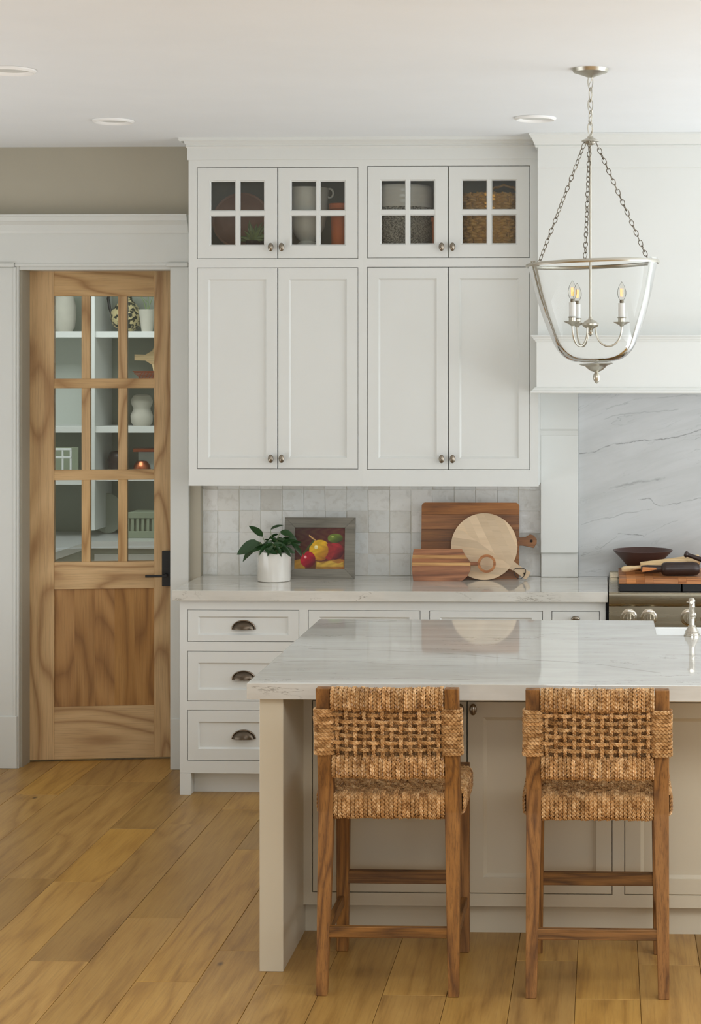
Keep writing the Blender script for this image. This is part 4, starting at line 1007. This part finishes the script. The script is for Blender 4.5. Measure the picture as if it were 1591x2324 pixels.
# potted plant
Y = 8.55; X = PX(622, Y); t = thing('potted_plant', 'trailing dark green leafy plant in a white ceramic pot on the counter', 'plant', (X, Y, ZCT))
hp_ = .137; bm = B(); nz2, na = 14, 48; prev = None
prof = [(0, 0), (.07, 0), (.076, .003), (.0765, .02), (.076, .06), (.077, .1), (.079, .128), (.0795, hp_), (.075, hp_), (.073, .12), (.072, .11)]
lathe(bm, prof, (X, Y, ZCT), 56)
for v in bm.verts:
    dx, dy, dz_ = v.co.x-X, v.co.y-Y, v.co.z-ZCT; a = atan2(dy, dx)
    kf = 1+.02*sin(3*a+1)*dz_/hp_; v.co.x = X+dx*kf; v.co.y = Y+dy*kf; v.co.z += .004*sin(2*a+.6)*(dz_/hp_)**3
obj('pot', bm, M['whiteglaze'], t, True); obj('soil', lathe(B(), [(0, .118), (.073, .116)], (X, Y, ZCT), 30), M['soil'], t)
def leaf_mesh(L, W, droop, fold=.25):
    bm = B(); n = 8; rows_ = []
    for i in range(n+1):
        s_ = i/n; wv = W*sin(pi*min(1, s_**.75))**.8*(1 if s_ < 1 else 0); x = L*s_; z = -droop*L*s_*s_
        rows_.append([bm.verts.new((x, -wv/2, z+fold*wv/2)), bm.verts.new((x, 0, z)), bm.verts.new((x, wv/2, z+fold*wv/2))])
    for A, C in zip(rows_, rows_[1:]):
        bm.faces.new((A[0], A[1], C[1], C[0])); bm.faces.new((A[1], A[2], C[2], C[1]))
    bmesh.ops.remove_doubles(bm, verts=bm.verts, dist=1e-5)
    return bm
lm = [mesh_of('leaf', leaf_mesh(1, w_, d_), M['leaf'], True) for w_, d_ in ((.42, .25), (.5, .1), (.36, .4), (.46, .3))]
# (base px, base py, tip px, tip py, depth offset)
leafs = [(596, 1218, 574, 1194, -.02), (588, 1230, 544, 1252, -.05), (590, 1234, 548, 1260, -.03), (600, 1240, 572, 1246, -.07), (614, 1202, 634, 1190, 0), (636, 1206, 662, 1213, -.03), (632, 1212, 612, 1217, .02), (640, 1236, 678, 1224, -.06),
         (660, 1232, 688, 1254, -.07), (640, 1240, 658, 1258, -.08), (620, 1238, 606, 1254, -.09), (626, 1240, 640, 1256, -.09), (606, 1236, 590, 1252, -.08), (630, 1228, 650, 1240, -.04), (612, 1228, 596, 1238, 0), (618, 1220, 632, 1234, .03),
         (650, 1222, 676, 1232, .02), (600, 1246, 624, 1254, -.085), (608, 1226, 622, 1244, -.06), (586, 1240, 562, 1244, .02), (636, 1244, 616, 1250, -.05), (655, 1214, 670, 1225, 0), (630, 1248, 652, 1246, -.06), (598, 1232, 614, 1246, -.02)]
rq_ = random.Random(9)
for i in range(20):
    a_ = rq_.uniform(592, 652); b_ = rq_.uniform(1226, 1248); an_ = rq_.uniform(-.3, 3.4); L_ = rq_.uniform(14, 26)
    leafs.append((a_, b_, a_+L_*cos(an_), b_-L_*sin(an_)*.6+4, rq_.uniform(-.07, .05)))
bs = B(); rn = random.Random(2)
for i, (a, b_, c, d, dy) in enumerate(leafs):
    p = Vector((PX(a, Y+dy), Y+dy, PZ(b_, a, Y+dy))); q = Vector((PX(c, Y+dy), Y+dy-.012*rn.random(), PZ(d, c, Y+dy)))
    v = q-p; L = v.length*1.12+.008; o = inst('leaf', lm[i % 4], t)
    rq = v.to_track_quat('X', 'Z'); o.rotation_mode = 'QUATERNION'
    from mathutils import Quaternion
    o.rotation_quaternion = rq @ Quaternion((1, 0, 0), rn.uniform(.5, 1.1)*rn.choice((1, -1))); o.location = p-Vector(t.location); o.scale = (L, L*1.02, L)
    c0 = Vector((X+rn.uniform(-.03, .03), Y+rn.uniform(-.03, .03), ZCT+.115)); m_ = (c0+p)/2+Vector((0, 0, .012))
    tube(bs, [c0, m_, p], .0013, 5)
obj('stems', bs, M['aloe'], t, True, kind='stuff')

# ------------------------------------------------------------------ island
ix0 = PX(560, YI); ixr = 2.0; YIF = 6.20
lf0, lf1 = PX(589, 5.81), PX(643, 5.81)
t = thing('kitchen_island', 'greige panelled kitchen island base with thick end panel and doors under the overhang', 'island', (.4, 6.5, 0))
zi = ZCT-.0515
obj('end_panel', box(B(), lf0, lf1, 5.81, 7.22, 0, zi, .0015), M['greige'], t)
def iz(py, px=900): return PZ(py, px, YIF)
dB = iz(2025, 715); dTp = iz(1592, 1200)-.0; zfb = iz(2053, 700)
ds = [(PX(708, YIF), PX(1060, YIF)), (PX(1060, YIF), PX(1390, YIF)), (PX(1417, YIF), PX(1417, YIF)+.485), (PX(1417, YIF)+.485, PX(1417, YIF)+.97)]
front_frame(t, lf1, ixr-.1, zfb, zi, [(ds[0][0], ds[1][1], dB, dTp), (ds[2][0], ds[3][1], dB, dTp)], YIF, .02, M['greige'])
for i, (a, c) in enumerate(ds):
    d = obj('door', door_frame(B(), a+G, c-G, dB+G, dTp-G, YIF+.001, .02, .052, .052, .012, .01), M['greige'], t)
    obj('panel', panel_box(B(), a+G+.06, c-G-.06, dB+.06, dTp-.06, YIF+.0115, YIF+.017), M['greige'], d)
    kx = c-.022 if i % 2 == 0 else a+.022
    knob(d, kx, YIF+.001, iz(1608, 1075))
obj('toe_kick', box(B(), lf1, ixr-.1, YIF+.04, YIF+.055, 0, zfb), M['greige'], t)
# sink cut-out decides the body
sx0 = PF(1484, 1408, ZCT)[0]; sx1 = sx0+.84; sy0 = PF(1500, 1441, ZCT)[1]; 
b = B(); box(b, lf1, sx0-.03, YIF+.055, 7.2, .1, zi); box(b, sx1+.03, ixr-.1, YIF+.055, 7.2, .1, zi); box(b, sx0-.03, sx1+.03, YIF+.055, 6.78, .1, zi); box(b, sx0-.03, sx1+.03, 6.78, 7.2, .1, .6)
obj('body', b, M['greige'], t); obj('end_panel', box(B(), ixr-.1, ixr-.025, 5.81, 7.22, 0, zi, .0015), M['greige'], t)
# countertop with sink notch (rounded inner corners)
pl = [(ix0, YI), (ixr, YI), (ixr, YIB), (sx1, YIB)]
for i in range(7): a = -pi/2*i/6; pl.append((sx1-.02+.02*cos(a), sy0+.02+.02*sin(a)))
for i in range(7): a = -pi/2-pi/2*i/6; pl.append((sx0+.02+.02*cos(a), sy0+.02+.02*sin(a)))
pl += [(sx0, YIB), (ix0, YIB)]
c1 = [PF(700, 1472, ZCT), PF(960, 1480, ZCT), PF(1200, 1497, ZCT), PF(1340, 1506, ZCT), PF(1430, 1518, ZCT), PF(1500, 1528, ZCT)]
c2 = [PF(690, 1418, ZCT), PF(800, 1413, ZCT), PF(900, 1409, ZCT)]
c3 = [PF(620, 1504, ZCT), PF(760, 1500, ZCT), PF(900, 1508, ZCT), PF(1050, 1512, ZCT)]
c4 = [PF(880, 1541, ZCT), PF(940, 1539, ZCT), PF(1000, 1543, ZCT), PF(1080, 1541, ZCT)]
c5 = [PF(830, 1444, ZCT), PF(1000, 1446, ZCT), PF(1230, 1450, ZCT)]
mi = quartz('quartzite_island', (214, 213, 207), (194, 192, 185), (106, 100, 90), 'XY', [(c1, .003, .5), (c2, .003, .4), (c3, .003, .35), (c4, .003, .45), (c5, .003, .35)], .0, .045, 1.0)
tag(obj('island_countertop', prism(B(), pl, 'Z', ZCT-.051, ZCT, .002), mi), 'thick polished veined stone island top with a sink notch', 'countertop')
# apron sink
t = thing('apron_sink', 'white porcelain apron sink set in the far edge of the island', 'sink', ((sx0+sx1)/2, 7.05, .6))
b = B(); zs_ = .885; x0, x1, y0, y1 = sx0-.012, sx1+.012, sy0-.012, 7.30; w_ = .022
box(b, x0, x1, y1-w_, y1, .63, zs_, .004); box(b, x0, x1, y0, y0+w_, .63, ZCT-.052, .002); box(b, x0, x0+w_, y0+w_, y1-w_, .63, ZCT-.052, .002); box(b, x1-w_, x1, y0+w_, y1-w_, .63, ZCT-.052, .002)
obj('basin', b, M['porcelain'], t); obj('basin_floor', box(B(), x0+w_, x1-w_, y0+w_, y1-w_, .63, .65), M['porcelain'], t)
# small nickel soap pump / side spray by the sink
fx, fy = PF(1570.5, 1443, ZCT); t = thing('side_spray', 'polished nickel side spray standing beside the sink', 'faucet', (fx, fy, ZCT))
obj('base', lathe(B(), [(0, 0), (.030, 0), (.030, .004), (.0275, .006), (.0275, .009), (.025, .012), (.026, .016), (.022, .021), (.0165, .03), (.014, .034), (.0145, .037), (.0115, .04)], (fx, fy, ZCT), 32), M['polnickel'], t, True)
obj('column', lathe(B(), [(.0105, .036), (.0105, .064), (.0125, .066), (.0125, .069), (.0105, .071), (.0125, .075), (.0125, .078), (.0108, .08), (.0108, .104), (.0125, .107), (.011, .11), (.011, .128), (.009, .132)], (fx, fy, ZCT), 28), M['polnickel'], t, True)
b = B(); vs_ = bmesh.ops.create_uvsphere(b, u_segments=20, v_segments=14, radius=.0135)['verts']
for v in vs_: v.co += Vector((fx-.001, fy, ZCT+.128))
lathe(b, [(0, .0), (.0095, .0), (.0095, .006), (.006, .008), (.006, .012), (0, .012)], (fx-.003, fy-.008, ZCT+.126), 20, mat=Matrix.Rotation(pi/2, 4, 'X')); obj('pivot', b, M['polnickel'], t, True)
b = B(); tube(b, [(fx-.012, fy, ZCT+.126), (fx-.02, fy, ZCT+.125)], .0025, 8); obj('pin', b, M['polnickel'], t, True)

# ------------------------------------------------------------------ braided rope stools
def braid(bm, path, closed=False, width=.0132, period=.041, steps=9, sides=5, wdir=None, flat=1.0):
    """three strand plait along a polyline; wdir(point, tangent) gives the width direction"""
    P = [Vector(p) for p in path]
    if closed: P = P+[P[0]]
    L = [0]
    for a, b_ in zip(P, P[1:]): L.append(L[-1]+(b_-a).length)
    tot = L[-1]; per = max(1, round(tot/period)) if closed else tot/period
    n = max(8, int(round(per*steps))); a_ = width*.27; r = width*.225; bb = width*.22
    def at(s):
        s = s % tot if closed else min(max(s, 0), tot)
        k_ = 0
        while k_ < len(L)-2 and L[k_+1] < s: k_ += 1
        f = (s-L[k_])/max(1e-9, L[k_+1]-L[k_]); return P[k_].lerp(P[k_+1], f)
    cps = [at(tot*i/n) for i in range(n if closed else n+1)]; m = len(cps)
    for j_ in range(3):
        rings = []; ctr = []
        fr = []
        for i in range(m):
            t_ = (cps[(i+1) % m]-cps[i-1]) if closed else (cps[min(i+1, m-1)]-cps[max(i-1, 0)]); t_.normalize()
            W = Vector(wdir); W = (W-t_*W.dot(t_)).normalized(); Nn = t_.cross(W)
            ph = 2*pi*per*i/n+2*pi*j_/3
            ctr.append(cps[i]+W*a_*sin(ph)*1.15+Nn*bb*sin(2*ph)); fr.append((W, Nn))
        for i in range(m):
            t_ = (ctr[(i+1) % m]-ctr[i-1]) if closed else (ctr[min(i+1, m-1)]-ctr[max(i-1, 0)]); t_.normalize()
            W, Nn = fr[i]; W = (W-t_*W.dot(t_)).normalized(); Nn = t_.cross(W)
            rings.append([bm.verts.new(ctr[i]+(W*cos(2*pi*k_/sides)+Nn*sin(2*pi*k_/sides)*flat)*r) for k_ in range(sides)])
        for i in range(m if closed else m-1):
            A, C = rings[i], rings[(i+1) % m]
            for k_ in range(sides): bm.faces.new((A[k_], A[(k_+1) % sides], C[(k_+1) % sides], C[k_]))
        if not closed: bm.faces.new(rings[0][::-1]); bm.faces.new(rings[-1])
    return bm
def stad(w_, h_, r, n=5):
    """rounded rectangle loop, centred"""
    P = []
    for (cx_, cy_, a0) in ((w_/2-r, h_/2-r, 0), (-w_/2+r, h_/2-r, pi/2), (-w_/2+r, -h_/2+r, pi), (w_/2-r, -h_/2+r, 1.5*pi)):
        for i in range(n+1): a = a0+pi/2*i/n; P.append((cx_+r*cos(a), cy_+r*sin(a)))
    return P
SX0 = PX(717, 5.59); SY = 5.59; SW = .434; SD = .465
stool = thing('bar_stool', 'left of the two woven rope counter stools at the island', 'stool', (SX0+SW/2, SY, 0), 0, 'woven stools at the island')
# local coordinates: x centred, y 0 = back posts (toward camera), z up
hw_ = SW/2
def dYp(z):   # back post front-face line: slight bow
    if z < .58: return .045*(z/.58)
    return .045-.055*(z-.58)/.35
ZT = .935
for s_ in (-1, 1):
    secs = []
    for z, w_, d_ in ((0, .033, .034), (.25, .039, .040), (.55, .046, .048), (.62, .046, .048), (.78, .0445, .044), (ZT, .043, .040)):
        xo = s_*hw_; xi = s_*(hw_-w_); a, c = min(xo, xi), max(xo, xi); secs.append((a, c, dYp(z), dYp(z)+d_, z))
    bm = beam(B(), secs); bmesh.ops.bevel(bm, geom=[e for e in bm.edges], offset=.0018, segments=1, affect='EDGES')
    obj('leg', bm, M['stoolwood'], stool, local=True)
    secs = [((s_*hw_-.036 if s_ > 0 else -hw_), (hw_ if s_ > 0 else -hw_+.036), SD-.036, SD, 0), ((s_*hw_-.044 if s_ > 0 else -hw_), (hw_ if s_ > 0 else -hw_+.044), SD-.044, SD, .614)]
    bm = beam(B(), secs); bmesh.ops.bevel(bm, geom=[e for e in bm.edges], offset=.0018, segments=1, affect='EDGES')
    obj('leg', bm, M['stoolwood'], stool, local=True)
obj('stretcher', box(B(), -hw_+.034, hw_-.034, .018, .038, .172, .205, .002), M['stoolwood_x'], stool, local=True)
zs1 = .26
obj('footrest', box(B(), -hw_+.034, hw_-.034, SD-.034, SD-.006, .222, .262, .002), M['stoolwood_x'], stool, local=True)
for s_ in (-1, 1):
    a, c = (-hw_+.006, -hw_+.026) if s_ < 0 else (hw_-.026, hw_-.006)
    obj('stretcher', box(B(), a, c, .045, SD-.034, .148, .182, .002), M['stoolwood_y'], stool, local=True)
# backrest
nb = 26; xin = hw_-.0455; pitch = 2*xin/nb
bulge = lambda x: -.03*(1-(x/hw_)**2)
ybk = lambda z: dYp(z)+.02
zr1, zr2 = .905, .692     # rail centres
rail_ = lambda zc: tube(B(), [(x, ybk(zc)+bulge(x), zc) for x in [(-1+2*i/12)*xin for i in range(13)]], .014, 8)
back = obj('backrest', rail_(zr1), M['stoolwood_x'], stool, True, local=True)
obj('rail', rail_(zr2), M['stoolwood_x'], back, True, local=True)
hy_ = M['hyacinth']
me_top = mesh_of('cord', braid(B(), [(0, p[0], p[1]) for p in stad(.040, .062, .018)], True, .0138, .0355, wdir=(1, 0, 0)), hy_, True)
for zc, dz_ in ((zr1, 0), (zr2, 0)):
    for i in range(nb):
        x = -xin+pitch*(i+.5); rn_ = random.uniform(-.0015, .0015)
        inst('cord', me_top, back, (x, ybk(zc)+bulge(x)+rn_, zc+random.uniform(-.002, .002)), (0, 0, pi*(i % 2)))
me_side = mesh_of('cord', braid(B(), [(p[0], p[1], 0) for p in stad(.058, .058, .02)], True, .0128, .0345, wdir=(0, 0, 1)), hy_, True)
z_a, z_b = .728, .872; ns = 12
for s_ in (-1, 1):
    for i in range(ns):
        z = z_a+(z_b-z_a)*(i+.5)/ns
        inst('cord', me_side, back, (s_*(hw_-.0225)+random.uniform(-.0012, .0012), dYp(z)+.022, z), (0, 0, pi*(i % 2)))
nv_, nh_ = 12, 6; yg = lambda z, x: ybk(z)+bulge(x)-.0
vx = [(-1+2*(i+.5)/nv_)*(xin-.004) for i in range(nv_)]; hzs = [z_a+.008+(z_b-z_a-.014)*(i+.5)/nh_ for i in range(nh_)]
for i, x in enumerate(vx):
    pts = [(0, yg(z, x)-.004-.005*cos(pi*((z-hzs[0])/(hzs[1]-hzs[0]))+pi*(i % 2)), z) for z in [zr2+.02+(zr1-zr2-.04)*q/36 for q in range(37)]]
    inst('cord', mesh_of('cord', braid(B(), pts, False, .0125, .0345, wdir=(1, 0, 0)), hy_, True), back, (x, 0, 0))
pts = [(0, .017, z) for z in [zr2+.02+(zr1-zr2-.04)*q/12 for q in range(13)]]
me_rear = mesh_of('cord', braid(B(), pts, False, .0142, .0355, wdir=(1, 0, 0)), hy_, True)
for i in range(nb):
    x = -xin+pitch*(i+.5); inst('cord', me_rear, back, (x, ybk(.8)+bulge(x)+.02, 0))
for j_, z in enumerate(hzs):
    stp = vx[1]-vx[0]
    pts = [(x, yg(z, x)-.004+.0075*cos(pi*((x-vx[0])/stp)+pi*(j_ % 2)), z) for x in [(-1+2*q/72)*(xin+.012) for q in range(73)]]
    inst('cord', mesh_of('cord', braid(B(), pts, False, .0115, .033, wdir=(0, 0, 1)), hy_, True), back, (0, 0, 0))
# seat
ya, yb_ = .058, SD-.022; zst, zsb = .603, .534
bm = B(); zm = (zst+zsb)/2
box(bm, -hw_+.04, hw_-.04, ya-.002, ya+.026, zm-.028, zm+.024, .004); box(bm, -hw_+.04, hw_-.04, yb_-.014, yb_+.012, zm-.028, zm+.024, .004)
for s_ in (-1, 1): box(bm, s_*(hw_-.014)-.016, s_*(hw_-.014)+.016, ya+.02, yb_, zm-.031, zm+.031, .004)
seat = obj('seat', bm, M['stoolwood_x'], stool, local=True)
nS = 26; xs_ = hw_-.046; pS = 2*xs_/nS
for var in range(3):
    pts = [(0, ya+.03, zsb-.004), (0, ya+.01, zsb-.006), (0, ya-.006, zsb), (0, ya-.0115, zsb+.012), (0, ya-.013, zm), (0, ya-.0115, zst-.012), (0, ya-.004, zst-.002)]
    q0 = ya+.008
    for q in range(1, 25):
        f = q/24; y = q0+(yb_-q0)*f; pts.append((0, y, zst-.010*sin(pi*f)+.0045*cos(pi*q*.9+var*2.1)))
    pts += [(0, yb_+.012, zst-.006), (0, yb_+.018, zm), (0, yb_+.01, zsb)]
    me = mesh_of('cord', braid(B(), pts, False, .0138, .0355, wdir=(1, 0, 0)), hy_, True)
    for i in range(var, nS, 3): inst('cord', me, seat, (-xs_+pS*(i+.5), random.uniform(-.0012, .0012), random.uniform(-.0015, .0015)), (0, 0, 0))
for j_ in range(11):
    y = ya+.035+(yb_-ya-.05)*j_/10
    pts = [(x, y, zst+.003-.010*sin(pi*(y-ya)/(yb_-ya))+.006*cos(pi*x/pS/2+j_*1.7)) for x in [(-1+2*q/60)*(hw_-.012) for q in range(61)]]
    inst('cord', mesh_of('cord', braid(B(), pts, False, .0125, .0345, wdir=(0, 1, 0)), hy_, True), seat, (0, 0, 0))
me_sd = mesh_of('cord', braid(B(), [(p[0], 0, p[1]) for p in stad(.046, .074, .016)], True, .0138, .0355, wdir=(0, 1, 0)), hy_, True)
for s_ in (-1, 1):
    for i in range(24):
        y = ya+.036+(SD-.04-ya-.042)*(i+.5)/24; inst('cord', me_sd, seat, (s_*(hw_-.014), y, zm+.0015+random.uniform(-.0015, .0015)), (0, 0, pi*(i % 2)))
# copy for the second stool
def dup_tree(o, parent=None):
    c = o.copy(); COL.objects.link(c); c.parent = parent
    for ch in list(o.children): dup_tree(ch, c)
    return c
st2 = dup_tree(stool); st2.location = (PX(1193, 5.595)+SW/2, 5.588, 0)
st2['label'] = 'right of the two woven rope counter stools, in front of the sink'

# ------------------------------------------------------------------ pendant lantern
YPn = 6.5; PXc = PX(1343, YPn); zrm = PZ(599, 1345, YPn); Rr = .228
t = thing('pendant_lantern', 'clear glass bell jar pendant with three candle bulbs and nickel chains', 'pendant light', (PXc, YPn, ZC))
tilt = Matrix.Translation((PXc, YPn, zrm)) @ Matrix.Rotation(radians(-2.0), 4, 'Y') @ Matrix.Translation((.003, 0, 0))
gp = [(.230, .012), (.228, .0), (.220, -.03), (.210, -.075), (.199, -.12), (.178, -.19), (.152, -.262), (.138, -.292), (.119, -.317), (.094, -.335), (.06, -.344), (.0, -.347)]
def smoothp(p, k_=3):
    out = []
    for i in range(len(p)-1):
        p0, p1, p2, p3 = p[max(i-1, 0)], p[i], p[i+1], p[min(i+2, len(p)-1)]
        for q in range(k_):
            f = q/k_; out.append(tuple(.5*((2*p1[c])+(-p0[c]+p2[c])*f+(2*p0[c]-5*p1[c]+4*p2[c]-p3[c])*f*f+(-p0[c]+3*p1[c]-3*p2[c]+p3[c])*f**3) for c in (0, 1)))
    return out+[p[-1]]
gs = smoothp(gp); gs_in = [(max(0, r-.003), h+.003*(1 if h < -.3 else 0)) for r, h in gs][::-1]
b = B(); lathe(b, gs, (0, 0, 0), 72, mat=Matrix.Identity(4)); bmesh.ops.transform(b, matrix=tilt, verts=b.verts); obj('glass_shade', b, M['lampglass'], t, True)
b = B(); lathe(b, [(.2285, -.004), (.234, -.006), (.2365, -.001), (.2345, .005), (.2285, .007)], (0, 0, 0), 72, mat=Matrix.Identity(4)); bmesh.ops.transform(b, matrix=tilt, verts=b.verts); obj('rim_band', b, M['nickel'], t, True)
b = B(); lathe(b, [(0, -.3475), (.056, -.349), (.060, -.352), (.052, -.355), (.04, -.358), (.032, -.366), (.022, -.374), (.012, -.378), (.006, -.381), (.010, -.387), (.0135, -.395), (.012, -.406), (.005, -.418), (0, -.421)], (0, 0, 0), 32, mat=Matrix.Identity(4))
lathe(b, [(0, -.3), (.0, -.333), (.009, -.335), (.010, -.342), (.006, -.347)], (0, 0, 0), 20, mat=Matrix.Identity(4)); bmesh.ops.transform(b, matrix=tilt, verts=b.verts); obj('finial', b, M['nickel'], t, True)
ztop = PZ(317, 1340, YPn); zhub = PZ(738, 1340, YPn); Xr = PX(1340, YPn)
obj('rod', tube(B(), [(Xr, YPn, ztop), (Xr, YPn, zhub+.01)], .0045, 12), M['nickel'], t, True)
obj('top_cap', lathe(B(), [(0, .014), (.009, .013), (.012, .006), (.022, .001), (.031, -.004), (.031, -.007), (.02, -.009), (.015, -.016), (.006, -.02), (0, -.02)], (Xr, YPn, ztop), 32), M['nickel'], t, True)
obj('hub', lathe(B(), [(0, .03), (.006, .028), (.008, .02), (.02, .015), (.024, .010), (.03, .006), (.03, 0), (.022, -.007), (.012, -.012), (.007, -.017), (.010, -.024), (.008, -.031), (0, -.04)], (Xr, YPn, zhub), 32), M['nickel'], t, True)
for q in range(3):
    a = radians(-4+120*q); ux, uy = cos(a), sin(a); Ra = .110
    pts = [(.018, -.004)]+[(.018+(Ra-.018)*(1-cos(pi*i/14))/2, -.012-.062*sin(pi*i/14)) for i in range(15)]+[(Ra, .0)]
    b = B(); tube(b, [(Xr+ux*r_, YPn+uy*r_, zhub+h_) for r_, h_ in pts], .0034, 10)
    arm = obj('arm', b, M['nickel'], t, True)
    c = (Xr+ux*Ra, YPn+uy*Ra, zhub)
    obj('drip_cup', lathe(B(), [(0, -.006), (.006, -.004), (.009, .0), (.026, .008), (.030, .011), (.024, .011), (.013, .009), (.0125, .024), (.018, .026), (.0125, .028), (0, .028)], c, 28), M['nickel'], arm, True)
    obj('candle_sleeve', lathe(B(), [(.0, .026), (.0118, .026), (.0118, .077), (.0, .077)], c, 24), M['whitewire'], arm, True)
    obj('bulb_socket', lathe(B(), [(0, .077), (.0065, .077), (.0075, .083), (.006, .089)], c, 16), M['chain'], arm, True)
    obj('bulb', lathe(B(), [(.006, .086), (.012, .096), (.0155, .108), (.0155, .118), (.011, .134), (.005, .146), (0, .153)], c, 24), M['bulbglass'], arm, True)
    b = B()
    for k_ in range(4):
        fa = k_*pi/2; tube(b, [(c[0]+.0035*cos(fa), c[1]+.0035*sin(fa), c[2]+.1), (c[0]+.0045*cos(fa), c[1]+.0045*sin(fa), c[2]+.128)], .0012, 5)
    obj('filament', b, M['filament'], arm, True)
def link_mesh(L, W, r, n=16, twist=0):
    P = []
    for i in range(n):
        a = 2*pi*i/n; P.append((W*sin(a)*(1+.25*cos(a)), 0.0+twist*sin(2*a), L/2*cos(a)))
    return mesh_of('chain_link', tube(B(), P, r, 6, True), M['chain'] if L < .03 else M['nickel'], True)
lk = link_mesh(.0255, .0068, .0014); big = link_mesh(.05, .0095, .0021)
cr = []
for q, (aa, px, py) in enumerate(((150, 1231, 591), (28, 1488, 586), (264, 1330, 600))):
    a = radians(aa); end = Vector(tilt @ Vector((.226*cos(a), .226*sin(a), .008))); st = Vector((Xr+.024*cos(a), YPn+.024*sin(a), ztop-.012))
    d = end-st; L = d.length; n = int(L/.0195); ch = obj('chain', tube(B(), [st, st+Vector((0, 0, .006))], .0015, 6), M['nickel'], t)
    rq = (-d).to_track_quat('Z', 'Y')
    for i in range(n):
        p = st+d*((i+.5)/n); o = inst('chain_link', lk, ch, p-Vector(t.location)); o.rotation_mode = 'QUATERNION'
        from mathutils import Quaternion
        o.rotation_quaternion = rq @ Quaternion((0, 0, 1), (radians(60) if i % 2 else radians(-25))+.25*sin(i*.7))
ch = obj('hanging_chain', tube(B(), [(Xr, YPn, ztop+.012), (Xr, YPn, ztop+.02)], .003, 8), M['nickel'], t); n = int((ZC-.03-ztop-.02)/.041)+1
for i in range(n):
    z = ztop+.036+i*(ZC-.05-ztop-.036)/(n-1); inst('chain_link', big, ch, Vector((Xr, YPn, z))-Vector(t.location), (0, 0, (pi/2 if i % 2 else 0)+.5))
cable = [(Xr+.006*sin(i*.9), YPn+.006*cos(i*.9), ztop+.02+(ZC-.02-ztop-.02)*i/24) for i in range(25)]
obj('cable', tube(B(), cable, .0018, 6), M['nickel'], t, True)
obj('canopy', lathe(B(), [(0, -.03), (.01, -.03), (.03, -.022), (.06, -.012), (.065, 0), (0, 0)], (Xr, YPn, ZC), 32), M['nickel'], t, True)

# ------------------------------------------------------------------ recessed ceiling lights
for (px, py, lb) in ((24, 158, 'recessed ceiling light at the far left, nearest the camera'), (257, 273, 'recessed ceiling light in front of the pantry doorway'), (1215, 267, 'recessed ceiling light near the range hood, left of the pendant chain')):
    d = F*(ZC-HC)/(CY-py); u = (px-CX)/F; X, Y = d*(-_s+u*_c), d*(_c+u*_s)
    t = thing('recessed_light', lb, 'ceiling light', (X, Y, ZC-.001), 0, 'recessed ceiling lights')
    obj('trim_ring', lathe(B(), [(.088, 0), (.088, -.005), (.08, -.011), (.068, -.007), (.062, -.0005)], (X, Y, ZC-.0005), 40), M['lens'], t, True)
    obj('lens', lathe(B(), [(.064, -.0015), (.05, -.001), (.0, -.0008)], (X, Y, ZC-.0005), 32), M['trim'], t, True)
